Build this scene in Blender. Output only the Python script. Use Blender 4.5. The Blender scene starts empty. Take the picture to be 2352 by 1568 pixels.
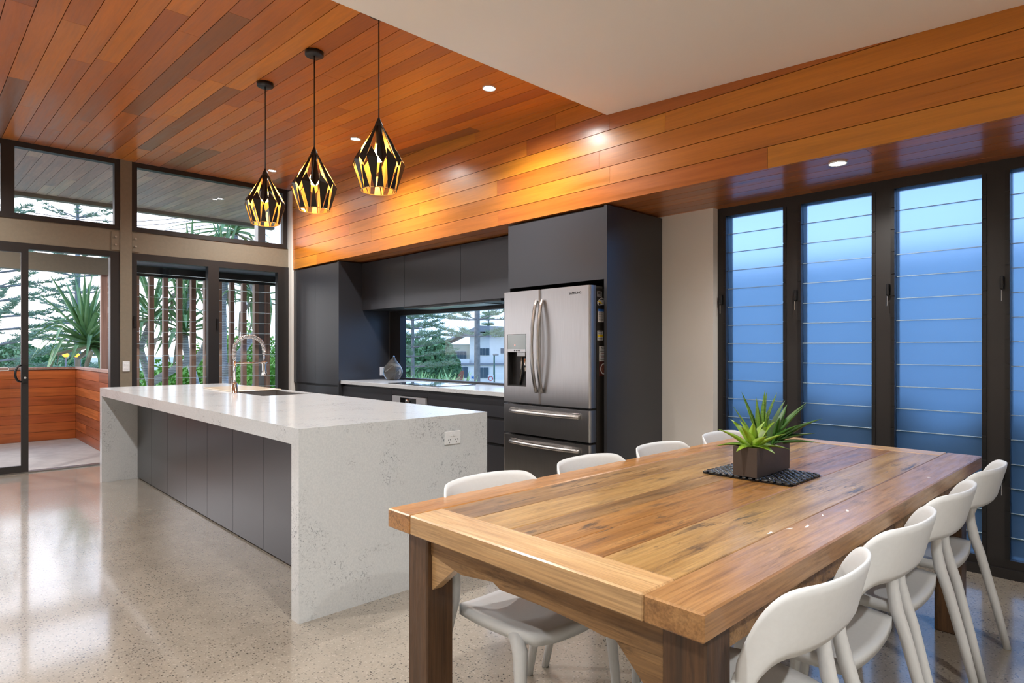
import bpy, bmesh, math, random
from mathutils import Vector, Matrix, Quaternion

# ------------------------------------------------------------------ camera, world, exposure
scene = bpy.context.scene
C = scene.collection
F_PX, THETA, V0, CAM_H = 1437.0, math.radians(46.4), 802.0, 1.31
cam_d = bpy.data.cameras.new('camera')
cam_d.sensor_width = 36.0
cam_d.lens = F_PX / 2352.0 * 36.0
cam_d.shift_y = (V0 - 784.0) / 2352.0
cam_d.clip_start, cam_d.clip_end = 0.05, 2000
cam = bpy.data.objects.new('camera', cam_d)
C.objects.link(cam)
cam.location = (0, 0, CAM_H)
cam.rotation_euler = (math.pi / 2, 0, THETA)
scene.camera = cam

vs = scene.view_settings
vs.view_transform = 'Standard'
vs.look = 'None'
vs.gamma = 1.0
vs.use_curve_mapping = False
vs.exposure = 1.6
scene.cycles.use_denoising = True
scene.cycles.max_bounces = 8
scene.cycles.diffuse_bounces = 4
scene.cycles.glossy_bounces = 4
scene.cycles.transmission_bounces = 8
scene.cycles.transparent_max_bounces = 16
scene.cycles.sample_clamp_indirect = 6.0
scene.cycles.caustics_reflective = False
scene.cycles.caustics_refractive = False

W = bpy.data.worlds.new('dusk_sky')
scene.world = W
W.use_nodes = True
wn, wl = W.node_tree.nodes, W.node_tree.links
wn.clear()
w_out = wn.new('ShaderNodeOutputWorld')
w_bg = wn.new('ShaderNodeBackground')
w_tc = wn.new('ShaderNodeTexCoord')
w_dot = wn.new('ShaderNodeVectorMath'); w_dot.operation = 'DOT_PRODUCT'
w_dot.inputs[1].default_value = (-0.85, -0.45, -0.15)     # the after-glow is in the west
w_ramp = wn.new('ShaderNodeValToRGB')
w_ramp.color_ramp.elements[0].position = 0.0
w_ramp.color_ramp.elements[0].color = (0.16, 0.33, 0.70, 1)
w_ramp.color_ramp.elements[1].position = 1.0
w_ramp.color_ramp.elements[1].color = (1.10, 1.0, 0.98, 1)
e = w_ramp.color_ramp.elements.new(0.40); e.color = (0.36, 0.53, 0.85, 1)
e = w_ramp.color_ramp.elements.new(0.72); e.color = (0.42, 0.62, 0.95, 1)
e = w_ramp.color_ramp.elements.new(0.90); e.color = (0.95, 0.95, 1.02, 1)
w_mr = wn.new('ShaderNodeMapRange')
w_mr.inputs['From Min'].default_value = -1.0
w_mr.inputs['From Max'].default_value = 1.0
wl.new(w_tc.outputs['Generated'], w_dot.inputs[0])
wl.new(w_dot.outputs['Value'], w_mr.inputs['Value'])
wl.new(w_mr.outputs['Result'], w_ramp.inputs['Fac'])
wl.new(w_ramp.outputs['Color'], w_bg.inputs['Color'])
w_bg.inputs['Strength'].default_value = 1.0
wl.new(w_bg.outputs['Background'], w_out.inputs['Surface'])

LAMP_W = 60.0          # watts of one recessed downlight
PENDANT_W = 23.0

random.seed(7)
rnd = random.Random(11)

# ------------------------------------------------------------------ helpers
def at(u, d, z):
    """world point on pixel column u, d metres in front of the camera, at height z"""
    s = (u - 1176.0) / F_PX * d
    return Vector((-math.sin(THETA) * d + math.cos(THETA) * s, math.cos(THETA) * d + math.sin(THETA) * s, z))

def zpx(v, d):
    return CAM_H + (V0 - v) / F_PX * d

class MB:
    def __init__(s):
        s.v, s.f, s.m, s.sm = [], [], [], []
    def add(s, vs_, fs, mi=0, smooth=False):
        o = len(s.v)
        s.v += [tuple(p) for p in vs_]
        for f in fs:
            s.f.append([o + i for i in f]); s.m.append(mi); s.sm.append(smooth)
        return s
    def box(s, x0, x1, y0, y1, z0, z1, mi=0):
        vs_ = [(x, y, z) for z in (z0, z1) for y in (y0, y1) for x in (x0, x1)]
        return s.add(vs_, [(0, 2, 3, 1), (4, 5, 7, 6), (0, 1, 5, 4), (2, 6, 7, 3), (0, 4, 6, 2), (1, 3, 7, 5)], mi)
    def cbox(s, x0, x1, y0, y1, z0, z1, c, mi=0):
        """box with all edges chamfered by c"""
        bm = bmesh.new()
        bmesh.ops.create_cube(bm, size=1.0)
        for v in bm.verts:
            v.co = Vector((x0 + (v.co.x + .5) * (x1 - x0), y0 + (v.co.y + .5) * (y1 - y0), z0 + (v.co.z + .5) * (z1 - z0)))
        bmesh.ops.bevel(bm, geom=bm.edges[:], offset=c, segments=1, affect='EDGES')
        bm.verts.index_update()
        s.add([v.co[:] for v in bm.verts], [[v.index for v in f.verts] for f in bm.faces], mi)
        bm.free()
        return s
    def tube(s, pts, rad, n=8, mi=0, cap=True, smooth=True, flat=None):
        pts = [Vector(p) for p in pts]
        k = len(pts)
        rads = rad if isinstance(rad, (list, tuple)) else [rad] * k
        up = None
        vs_ = []
        for i, p in enumerate(pts):
            t = (pts[min(i + 1, k - 1)] - pts[max(i - 1, 0)]).normalized()
            if up is None:
                a = Vector((0, 0, 1)) if abs(t.z) < .9 else Vector((1, 0, 0))
                up = (a - t * a.dot(t)).normalized()
            else:
                up = (up - t * up.dot(t))
                up = up.normalized() if up.length > 1e-6 else t.orthogonal().normalized()
            sd = t.cross(up)
            for j in range(n):
                a = 2 * math.pi * j / n
                r = rads[i]
                vs_.append(p + (up * math.cos(a) + sd * math.sin(a) * (flat or 1.0)) * r)
        fs = [(i * n + j, i * n + (j + 1) % n, (i + 1) * n + (j + 1) % n, (i + 1) * n + j) for i in range(k - 1) for j in range(n)]
        o = len(s.v)
        s.add(vs_, fs, mi, smooth)
        if cap:
            s.f.append([o + j for j in range(n)][::-1]); s.m.append(mi); s.sm.append(False)
            s.f.append([o + (k - 1) * n + j for j in range(n)]); s.m.append(mi); s.sm.append(False)
        return s
    def lathe(s, prof, cx=0, cy=0, cz=0, n=24, mi=0, smooth=True, cap=True):
        vs_ = []
        for r, z in prof:
            for j in range(n):
                a = 2 * math.pi * j / n
                vs_.append((cx + r * math.cos(a), cy + r * math.sin(a), cz + z))
        k = len(prof)
        fs = [(i * n + j, i * n + (j + 1) % n, (i + 1) * n + (j + 1) % n, (i + 1) * n + j) for i in range(k - 1) for j in range(n)]
        o = len(s.v)
        s.add(vs_, fs, mi, smooth)
        if cap:
            if prof[0][0] > 1e-5:
                s.f.append([o + j for j in range(n)][::-1]); s.m.append(mi); s.sm.append(False)
            if prof[-1][0] > 1e-5:
                s.f.append([o + (k - 1) * n + j for j in range(n)]); s.m.append(mi); s.sm.append(False)
        return s
    def prism(s, poly, y0, y1, axis='y', mi=0):
        """extrude polygon [(a,b)] along an axis: 'y': (x,z), 'x': (y,z), 'z': (x,y)"""
        n = len(poly)
        def P(a, b, t):
            return {'y': (a, t, b), 'x': (t, a, b), 'z': (a, b, t)}[axis]
        vs_ = [P(a, b, y0) for a, b in poly] + [P(a, b, y1) for a, b in poly]
        fs = [tuple(range(n))[::-1], tuple(range(n, 2 * n))] + [(i, (i + 1) % n, n + (i + 1) % n, n + i) for i in range(n)]
        return s.add(vs_, fs, mi)
    def mesh(s, name, mats, off=(0, 0, 0)):
        me = bpy.data.meshes.new(name)
        ox, oy, oz = off
        me.from_pydata([(x - ox, y - oy, z - oz) for x, y, z in s.v], [], s.f)
        for m in (mats if isinstance(mats, (list, tuple)) else [mats]):
            me.materials.append(m)
        me.polygons.foreach_set('material_index', s.m)
        me.polygons.foreach_set('use_smooth', s.sm)
        bm = bmesh.new(); bm.from_mesh(me)
        bmesh.ops.recalc_face_normals(bm, faces=bm.faces[:])
        bm.to_mesh(me); bm.free()
        return me
    def build(s, name, mats, parent=None, world=True):
        off = (0, 0, 0)
        if parent is not None and world:
            p = parent
            off = [0, 0, 0]
            while p is not None:
                for i in range(3): off[i] += p.location[i]
                p = p.parent
        ob = bpy.data.objects.new(name, s.mesh(name, mats, off))
        C.objects.link(ob)
        ob.parent = parent
        return ob

def bx(x0, x1, y0, y1, z0, z1): return MB().box(x0, x1, y0, y1, z0, z1)

def tag(o, label=None, cat=None, group=None, kind=None):
    if label: o['label'] = label
    if cat: o['category'] = cat
    if group: o['group'] = group
    if kind: o['kind'] = kind
    return o

def thing(name, label, cat, loc=(0, 0, 0), rotz=0.0, group=None, kind=None):
    o = bpy.data.objects.new(name, None)
    o.empty_display_size = .1
    C.objects.link(o)
    o.location = loc
    o.rotation_euler = (0, 0, rotz)
    return tag(o, label, cat, group, kind)

def inst(name, me, parent, loc=(0, 0, 0), rot=(0, 0, 0), scale=(1, 1, 1)):
    o = bpy.data.objects.new(name, me)
    C.objects.link(o)
    o.parent = parent
    o.location = loc
    o.rotation_euler = rot
    o.scale = scale
    return o

def copy_tree(o, parent=None):
    c = o.copy(); C.objects.link(c); c.parent = parent
    for ch in list(o.children): copy_tree(ch, c)
    return c

def struct(name, mb, mat, label, cat='structure', parent=None):
    o = mb.build(name, mat, parent)
    if parent is None: tag(o, label, cat, kind='structure')
    return o

# ------------------------------------------------------------------ materials
def srgb(r, g, b):
    f = lambda c: (c / 255 / 12.92) if c / 255 <= .04045 else ((c / 255 + .055) / 1.055) ** 2.4
    return (f(r), f(g), f(b), 1.0)

class NT:
    def __init__(s, name):
        s.m = bpy.data.materials.new(name); s.m.use_nodes = True
        s.n, s.l = s.m.node_tree.nodes, s.m.node_tree.links
        s.b = s.n['Principled BSDF']
        s.out = s.n['Material Output']
    def new(s, t, **kw):
        nd = s.n.new('ShaderNode' + t)
        for k, v in kw.items(): setattr(nd, k, v)
        return nd
    def link(s, a, b): s.l.new(a, b)
    def set(s, **kw):
        for k, v in kw.items():
            s.b.inputs[k.replace('_', ' ')].default_value = v
    def coords(s, scale=(1, 1, 1), rand=True, rot=(0, 0, 0)):
        tc = s.new('TexCoord')
        mp = s.new('Mapping')
        mp.inputs['Scale'].default_value = scale
        mp.inputs['Rotation'].default_value = rot
        s.link(tc.outputs['Object'], mp.inputs['Vector'])
        if rand:
            oi = s.new('ObjectInfo')
            cb = s.new('CombineXYZ')
            mu = s.new('Math', operation='MULTIPLY'); mu.inputs[1].default_value = 57.0
            s.link(oi.outputs['Random'], mu.inputs[0])
            for i in range(3): s.link(mu.outputs[0], cb.inputs[i])
            s.link(cb.outputs[0], mp.inputs['Location'])
            s.oi = oi
        return mp.outputs['Vector']
    def noise(s, vec, scale, detail=4, rough=.55, dist=0.0):
        nd = s.new('TexNoise')
        nd.inputs['Scale'].default_value = scale
        nd.inputs['Detail'].default_value = detail
        nd.inputs['Roughness'].default_value = rough
        nd.inputs['Distortion'].default_value = dist
        s.link(vec, nd.inputs['Vector'])
        return nd.outputs['Fac']
    def ramp(s, fac, stops, interp='LINEAR'):
        r = s.new('ValToRGB')
        cr = r.color_ramp; cr.interpolation = interp
        cr.elements[0].position, cr.elements[0].color = stops[0][0], stops[0][1]
        cr.elements[1].position, cr.elements[1].color = stops[-1][0], stops[-1][1]
        for p, c in stops[1:-1]:
            el = cr.elements.new(p); el.color = c
        s.link(fac, r.inputs['Fac'])
        return r.outputs['Color']
    def mix(s, fac, a, b, mode='MIX'):
        m = s.new('MixRGB', blend_type=mode)
        for i, x in ((0, fac), (1, a), (2, b)):
            if hasattr(x, 'node'): s.link(x, m.inputs[i])
            else: m.inputs[i].default_value = x
        return m.outputs[0]
    def bump(s, h, strength=.2, dist=.002):
        b = s.new('Bump')
        b.inputs['Strength'].default_value = strength
        b.inputs['Distance'].default_value = dist
        s.link(h, b.inputs['Height'])
        s.link(b.outputs['Normal'], s.b.inputs['Normal'])

def plain(name, col, rough=.5, metal=0.0, coat=0.0, spec=.5, noise=0.0, nscale=6.0, coatr=.1):
    t = NT(name)
    t.set(Base_Color=col, Roughness=rough, Metallic=metal)
    t.b.inputs['Coat Weight'].default_value = coat
    t.b.inputs['Coat Roughness'].default_value = coatr
    t.b.inputs['Specular IOR Level'].default_value = spec
    if noise:
        v = t.coords()
        n = t.noise(v, nscale, 5)
        lo = tuple(c * (1 - noise) for c in col[:3]) + (1,)
        hi = tuple(min(1, c * (1 + noise)) for c in col[:3]) + (1,)
        t.link(t.ramp(n, [(.3, lo), (.7, hi)]), t.b.inputs['Base Color'])
    return t.m

def wood(name, cols, along='x', rough=.3, coat=.4, grain=1.0, coatr=.12, streak=.35, bump=.06):
    """boards: colour drawn per object, streaky grain along an axis"""
    t = NT(name)
    sc = {'x': (.35, 7, 7), 'y': (7, .35, 7), 'z': (7, 7, .35)}[along]
    v = t.coords(tuple(c * grain for c in sc))
    n1 = t.noise(v, 2.2, 6, .6, .6)
    n2 = t.noise(v, 9.0, 4, .6, .2)
    k = len(cols)
    base = t.ramp(t.oi.outputs['Random'], [((i + .0) / k, cols[i]) for i in range(k)], 'CONSTANT')
    d = t.ramp(n1, [(.30, (1 - streak,) * 3 + (1,)), (.55, (1, 1, 1, 1)), (.75, (1 + streak * .5,) * 3 + (1,))])
    c = t.mix(1.0, base, d, 'MULTIPLY')
    d2 = t.ramp(n2, [(.35, (.82, .80, .78, 1)), (.6, (1, 1, 1, 1))])
    c = t.mix(.6, c, d2, 'MULTIPLY')
    t.link(c, t.b.inputs['Base Color'])
    rr = t.ramp(n1, [(.3, (rough * .8,) * 3 + (1,)), (.7, (rough * 1.3,) * 3 + (1,))])
    t.link(rr, t.b.inputs['Roughness'])
    t.b.inputs['Coat Weight'].default_value = coat
    t.b.inputs['Coat Roughness'].default_value = coatr
    if bump: t.bump(n2, bump, .002)
    return t.m

M = {}
CEDAR = [srgb(214, 122, 37), srgb(202, 110, 34), srgb(222, 134, 41), srgb(184, 100, 37), srgb(210, 116, 34), srgb(196, 108, 38), srgb(156, 92, 41), srgb(216, 126, 37), srgb(200, 112, 38), srgb(208, 120, 36)]
M['cedar_x'] = wood('cedar boards', CEDAR, 'x', .40, .30, coatr=.22, streak=.18)
M['cedar_wall'] = wood('cedar bulkhead boards', [srgb(203, 123, 31), srgb(195, 114, 29), srgb(210, 134, 35), srgb(188, 104, 29), srgb(201, 119, 29), srgb(178, 98, 32)], 'x', .34, .4, coatr=.25, streak=.22)
M['cedar_soffit'] = wood('cedar soffit boards', [srgb(204, 124, 66), srgb(188, 112, 60), srgb(212, 132, 70), srgb(176, 102, 58)], 'x', .34, .5, coatr=.15, bump=0)
M['cedar_out_y'] = wood('cedar balcony boards along y', [srgb(190, 96, 40), srgb(168, 84, 40), srgb(200, 106, 44), srgb(150, 76, 40), srgb(196, 104, 40)], 'y', .45, .2)
M['cedar_out_x'] = wood('cedar balcony boards along x', [srgb(190, 96, 40), srgb(168, 84, 40), srgb(200, 106, 44), srgb(156, 80, 40)], 'x', .45, .2)
M['cedar_eave'] = wood('weathered eave boards', [srgb(200, 166, 148), srgb(184, 150, 136), srgb(210, 176, 152), srgb(192, 156, 140)], 'x', .5, .1)
M['batten'] = wood('brown batten', [srgb(190, 150, 134), srgb(178, 140, 124), srgb(198, 160, 142)], 'z', .5, .1)
M['board_gap'] = plain('shadowed backing', srgb(28, 18, 12), .9)
M['taupe'] = plain('taupe painted steel', srgb(128, 119, 103), .55, noise=.05, nscale=30)
M['bolt'] = plain('zinc bolt', srgb(176, 170, 160), .4, .5)
M['dark_frame'] = plain('dark bronze aluminium', srgb(37, 35, 35), .42)
M['black_plastic'] = plain('black plastic', srgb(22, 22, 24), .35)
M['charcoal'] = plain('charcoal satin cabinet', srgb(53, 54, 59), .30, coat=.15, coatr=.25)
M['charcoal_dark'] = plain('charcoal carcass', srgb(38, 37, 37), .5)
M['white_paint'] = plain('white wall paint', srgb(243, 240, 235), .65)
M['ceiling_white'] = plain('white ceiling paint', srgb(248, 243, 238), .7)
M['white_plastic'] = plain('white plastic', srgb(230, 234, 238), .35)
M['chair'] = plain('white moulded plastic', srgb(212, 217, 221), .42, noise=.02, nscale=80)
M['chrome'] = plain('chrome', (.82, .82, .82, 1), .09, 1.0)
M['steel_dark'] = plain('dark stainless', (.32, .31, .30, 1), .3, 1.0)
M['gold'] = plain('gold inside', srgb(250, 212, 136), .35, .5)
M['shade_black'] = plain('black shade metal', srgb(36, 31, 29), .4, .3)
M['black_glass'] = plain('black cooktop glass', srgb(10, 11, 13), .04, coat=1.0, coatr=.02)
M['pot'] = plain('dark brown pot', srgb(66, 56, 50), .5, noise=.06, nscale=40)
M['soil'] = plain('dark soil', srgb(30, 24, 20), .95)
M['pebble'] = plain('black polished pebble', srgb(30, 31, 35), .22, coat=.5)
M['paper_white'] = plain('white paper', srgb(226, 226, 228), .6)
M['ink'] = plain('black ink', srgb(40, 40, 44), .6)
M['ink_red'] = plain('red ink', srgb(150, 50, 50), .6)
M['blue_print'] = plain('blue print', srgb(52, 110, 200), .5)
M['yellow_print'] = plain('yellow print', srgb(240, 205, 30), .5)
M['maroon_print'] = plain('maroon print', srgb(84, 40, 36), .5)
M['teal_lcd'] = plain('dispenser display', srgb(120, 132, 132), .12, coat=1.0)

def emis(name, col, st):
    t = NT(name)
    t.set(Base_Color=col, Emission_Color=col, Emission_Strength=st)
    return t.m
M['lamp_lens'] = emis('lit downlight lens', (1.0, .95, .88, 1), 18.0)
M['bulb'] = emis('lit warm bulb', (1.0, .62, .24, 1), 14.0)
M['street_glow'] = emis('lit sodium street lamp', (1.0, .34, .03, 1), 1.0)
M['red_led'] = emis('red indicator', (1.0, .1, .06, 1), 2.0)

def glassmat(name, tint=(1, 1, 1, 1), refl=1.0):
    t = NT(name)
    t.n.remove(t.b)
    tr = t.new('BsdfTransparent'); tr.inputs['Color'].default_value = tint
    gl = t.new('BsdfGlossy'); gl.inputs['Roughness'].default_value = .01
    fr = t.new('Fresnel'); fr.inputs['IOR'].default_value = 1.4
    mu = t.new('Math', operation='MULTIPLY'); mu.inputs[1].default_value = refl
    ge = t.new('NewGeometry')                      # one reflection per pane: only its outer faces mirror
    iv = t.new('Math', operation='SUBTRACT'); iv.inputs[0].default_value = 1.0
    m3 = t.new('Math', operation='MULTIPLY')
    t.link(ge.outputs['Backfacing'], iv.inputs[1])
    mx = t.new('MixShader')
    t.link(fr.outputs[0], mu.inputs[0]); t.link(mu.outputs[0], m3.inputs[0]); t.link(iv.outputs[0], m3.inputs[1])
    t.link(m3.outputs[0], mx.inputs[0])
    t.link(tr.outputs[0], mx.inputs[1]); t.link(gl.outputs[0], mx.inputs[2])
    t.link(mx.outputs[0], t.out.inputs['Surface'])
    return t.m
M['glass'] = glassmat('clear window glass', (.985, .985, .985, 1))
M['louvre_glass'] = glassmat('clear louvre glass', (.95, .98, .985, 1), 1.3)
M['glass_edge'] = plain('painted glass edge glint', srgb(176, 200, 214), .25)  # pale colour stands in for light caught along the polished blade edges
M['smoke_glass'] = None

t = NT('frosted louvre glass')                       # satin glass: scatters what lies behind it
t.n.remove(t.b)
rf = t.new('BsdfRefraction'); rf.inputs['IOR'].default_value = 1.12; rf.inputs['Roughness'].default_value = .5
rf.inputs['Color'].default_value = (.75, .83, .90, 1)
tl = t.new('BsdfTranslucent'); tl.inputs['Color'].default_value = (.80, .92, 1.0, 1)
gl = t.new('BsdfGlossy'); gl.inputs['Roughness'].default_value = .22
m1 = t.new('MixShader'); m1.inputs[0].default_value = .14
m2 = t.new('MixShader'); fr = t.new('Fresnel'); fr.inputs['IOR'].default_value = 1.35
t.link(rf.outputs[0], m1.inputs[1]); t.link(tl.outputs[0], m1.inputs[2])
ge = t.new('NewGeometry'); iv = t.new('Math', operation='SUBTRACT'); iv.inputs[0].default_value = 1.0
m3 = t.new('Math', operation='MULTIPLY'); t.link(ge.outputs['Backfacing'], iv.inputs[1])
t.link(fr.outputs[0], m3.inputs[0]); t.link(iv.outputs[0], m3.inputs[1])
t.link(m3.outputs[0], m2.inputs[0]); t.link(m1.outputs[0], m2.inputs[1]); t.link(gl.outputs[0], m2.inputs[2])
t.link(m2.outputs[0], t.out.inputs['Surface'])
M['frost'] = t.m

t = NT('smoke glass vase')
t.set(Base_Color=(.62, .62, .58, 1), Roughness=.02, IOR=1.45)
t.b.inputs['Transmission Weight'].default_value = .92
M['smoke_glass'] = t.m

t = NT('brushed stainless steel')
v = t.coords((160, 160, 1.5), rand=False)
n = t.noise(v, 3.0, 3)
t.link(t.ramp(n, [(.3, (.47, .46, .455, 1)), (.7, (.56, .55, .545, 1))]), t.b.inputs['Base Color'])
t.set(Metallic=1.0, Roughness=.34)
t.b.inputs['Anisotropic'].default_value = .6
M['stainless'] = t.m

t = NT('white quartz stone')
v = t.coords((1, 1, 1), rand=False)
mask = t.noise(v, 3.1, 3, .6, .5)
fine = t.noise(v, 52.0, 5, .8, 1.6)
fine2 = t.noise(v, 120.0, 2)
mk = t.ramp(mask, [(.50, (0, 0, 0, 1)), (.62, (1, 1, 1, 1))])
fk = t.ramp(fine, [(.545, (0, 0, 0, 1)), (.63, (1, 1, 1, 1))])
mm = t.mix(1.0, mk, fk, 'MULTIPLY')
basec = t.ramp(fine2, [(.35, srgb(204, 210, 215)), (.65, srgb(214, 219, 223))])
col = t.mix(mm, basec, srgb(122, 130, 140))
t.link(col, t.b.inputs['Base Color'])
t.set(Roughness=.16)
M['quartz'] = t.m

t = NT('polished concrete floor')
v = t.coords((1, 1, 1), rand=False)
cloud = t.noise(v, .9, 5, .6)
cloud2 = t.noise(v, 5.0, 5, .6)
base = t.ramp(cloud, [(.3, srgb(143, 134, 122)), (.7, srgb(164, 155, 142))])
base = t.mix(.35, base, t.ramp(cloud2, [(.3, srgb(132, 125, 115)), (.7, srgb(174, 166, 154))]))
vo = t.new('TexVoronoi'); vo.inputs['Scale'].default_value = 95.0; t.link(v, vo.inputs['Vector'])
vo2 = t.new('TexVoronoi'); vo2.inputs['Scale'].default_value = 170.0; t.link(v, vo2.inputs['Vector'])
dens = t.noise(v, 2.2, 4, .6)
sp = t.ramp(vo.outputs['Color'], [(.30, (1, 1, 1, 1)), (.44, (0, 0, 0, 1))], 'LINEAR')
spd = t.ramp(vo.outputs['Distance'], [(.26, (1, 1, 1, 1)), (.46, (0, 0, 0, 1))])
spm = t.mix(1.0, sp, spd, 'MULTIPLY')
spm = t.mix(1.0, spm, t.ramp(dens, [(.35, (.35, .35, .35, 1)), (.6, (1, 1, 1, 1))]), 'MULTIPLY')
base = t.mix(spm, base, srgb(52, 47, 42))
sp2 = t.ramp(vo2.outputs['Color'], [(.74, (0, 0, 0, 1)), (.95, (.4, .4, .4, 1))])
base = t.mix(sp2, base, srgb(204, 196, 184))
t.link(base, t.b.inputs['Base Color'])
t.set(Roughness=.24)
t.b.inputs['Coat Weight'].default_value = .85
t.b.inputs['Coat Roughness'].default_value = .09
M['concrete'] = t.m
M['concrete_out'] = plain('pale balcony concrete', srgb(176, 172, 168), .6, noise=.12, nscale=7)

def table_wood(name, base, light, dark, along, scuff=.6, rough=.28):
    t = NT(name)
    sc = {'x': (.5, 6, 6), 'y': (6, .5, 6), 'z': (6, 6, .5)}[along]
    sc2 = {'x': (3, 22, 22), 'y': (22, 3, 22), 'z': (22, 22, 3)}[along]
    v = t.coords(sc)
    n1 = t.noise(v, 2.0, 7, .62, .8)
    c = t.ramp(n1, [(.28, dark), (.48, base), (.72, light)])
    tc = t.new('TexCoord'); mp = t.new('Mapping'); mp.inputs['Scale'].default_value = sc2
    t.link(tc.outputs['Object'], mp.inputs['Vector'])
    n2 = t.noise(mp.outputs['Vector'], 1.6, 5, .7, .7)
    n3 = t.noise(tc.outputs['Object'], 3.4, 4, .6)
    s1 = t.ramp(n2, [(.53, (0, 0, 0, 1)), (.62, (1, 1, 1, 1))])
    s2 = t.ramp(n3, [(.40, (.12 * scuff,) * 3 + (1,)), (.62, (scuff,) * 3 + (1,))])
    sm = t.mix(1.0, s1, s2, 'MULTIPLY')
    fg = {'x': (4, 160, 160), 'y': (160, 4, 160), 'z': (160, 160, 4)}[along]
    mp2 = t.new('Mapping'); mp2.inputs['Scale'].default_value = fg
    t.link(tc.outputs['Object'], mp2.inputs['Vector'])
    n4 = t.noise(mp2.outputs['Vector'], 1.0, 3, .6)
    c = t.mix(.75, c, t.ramp(n4, [(.36, (.54, .51, .48, 1)), (.56, (.88, .87, .86, 1)), (.7, (1.0, .98, .96, 1))]), 'MULTIPLY')
    c = t.mix(sm, c, srgb(58, 42, 28))
    t.link(c, t.b.inputs['Base Color'])
    t.link(t.ramp(n2, [(.35, (rough,) * 3 + (1,)), (.7, (rough * 1.8,) * 3 + (1,))]), t.b.inputs['Roughness'])
    t.b.inputs['Coat Weight'].default_value = .35
    t.b.inputs['Coat Roughness'].default_value = .2
    t.bump(n2, .15, .002)
    return t.m
M['table_a'] = table_wood('orange brown table board', srgb(182, 128, 68), srgb(198, 146, 86), srgb(142, 96, 50), 'y', .5)
M['table_b'] = table_wood('grey brown table board', srgb(150, 114, 70), srgb(176, 140, 92), srgb(98, 72, 44), 'y', 1.0)
M['table_c'] = table_wood('honey table board', srgb(172, 134, 80), srgb(194, 158, 102), srgb(120, 88, 48), 'y', 1.0)
M['table_d'] = table_wood('red brown table board', srgb(170, 126, 78), srgb(188, 146, 96), srgb(130, 92, 54), 'y', .6)
M['table_e'] = table_wood('warm brown table board', srgb(162, 114, 60), srgb(182, 136, 78), srgb(110, 74, 38), 'y', .9)
M['table_end'] = table_wood('pale end board', srgb(204, 166, 118), srgb(216, 182, 136), srgb(178, 136, 88), 'x', .25)
M['table_apron'] = table_wood('rough apron timber', srgb(140, 106, 66), srgb(166, 130, 86), srgb(86, 62, 38), 'x', .8, .5)
M['table_leg'] = table_wood('dark leg timber', srgb(82, 56, 33), srgb(108, 76, 46), srgb(50, 34, 21), 'z', .7, .45)

def leafmat(name, c1, c2, rough=.45, scale=12.0, bands=False):
    t = NT(name)
    v = t.coords((1, 1, 1))
    n = t.noise(v, scale, 3)
    c = t.ramp(n, [(.3, c1), (.7, c2)])
    if bands:
        wv = t.new('TexWave'); wv.inputs['Scale'].default_value = 55; wv.inputs['Distortion'].default_value = 3
        wv.bands_direction = 'X'
        t.link(v, wv.inputs['Vector'])
        c = t.mix(t.ramp(wv.outputs['Fac'], [(.55, (0, 0, 0, 1)), (.8, (.6, .6, .6, 1))]), c, srgb(150, 180, 70))
    t.link(c, t.b.inputs['Base Color'])
    t.set(Roughness=rough)
    return t.m
M['succ_light'] = leafmat('bright green leaf', srgb(112, 150, 34), srgb(150, 184, 60))
M['succ_dark'] = leafmat('dark green leaf', srgb(40, 84, 28), srgb(70, 118, 40))
M['succ_band'] = leafmat('banded green leaf', srgb(52, 96, 30), srgb(84, 130, 44), bands=True)
M['pandanus'] = leafmat('pandanus leaf', srgb(100, 134, 78), srgb(156, 186, 118), .35, 3)
M['pandanus_b'] = leafmat('pale pandanus leaf', srgb(140, 176, 120), srgb(184, 204, 150), .4, 3)
M['pandanus_dead'] = leafmat('dry pandanus leaf', srgb(164, 140, 116), srgb(196, 172, 144), .7, 3)
M['pine_leaf'] = leafmat('pine foliage', srgb(118, 140, 112), srgb(162, 180, 146), .6, .8)
M['bush_leaf'] = leafmat('bush foliage', srgb(104, 150, 56), srgb(156, 194, 84), .5, 1.5)
M['bush_dark'] = leafmat('dark bush foliage', srgb(84, 122, 86), srgb(122, 160, 106), .5, 1.5)
M['reed_leaf'] = leafmat('reedy leaf', srgb(124, 168, 104), srgb(176, 206, 136), .5, 1.5)
t = NT('ringed pale trunk')
v = t.coords((1, 1, 1))
wv = t.new('TexWave'); wv.bands_direction = 'Z'; wv.inputs['Scale'].default_value = 9; wv.inputs['Distortion'].default_value = 3
t.link(v, wv.inputs['Vector'])
t.link(t.ramp(wv.outputs['Fac'], [(.3, srgb(160, 150, 146)), (.7, srgb(208, 200, 196))]), t.b.inputs['Base Color'])
t.set(Roughness=.8)
M['trunk'] = t.m
M['pine_trunk'] = plain('pine bark', srgb(150, 144, 144), .9, noise=.2, nscale=4)
M['grass'] = plain('grass ground', srgb(176, 180, 160), .9, noise=.2, nscale=.4)
M['house_white'] = plain('white painted blockwork', srgb(232, 230, 224), .8, noise=.03, nscale=2)
M['house_cream'] = plain('cream weatherboard', srgb(206, 204, 184), .8)
M['roof'] = plain('grey metal roof', srgb(128, 132, 138), .6)
M['house_glass'] = plain('dark house window glass', srgb(74, 92, 104), .1)
M['house_frame'] = plain('white window frame', srgb(226, 226, 222), .6)
M['red_brick'] = plain('red brick wall', srgb(150, 96, 82), .9, noise=.2, nscale=8)
M['neighbour'] = plain('pale blue neighbour wall', srgb(168, 204, 232), .8)
M['hedge_dark'] = plain('dark hedge', srgb(26, 34, 28), .95, noise=.3, nscale=3)
M['pole_green'] = plain('green painted pole', srgb(70, 108, 92), .6)

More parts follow.
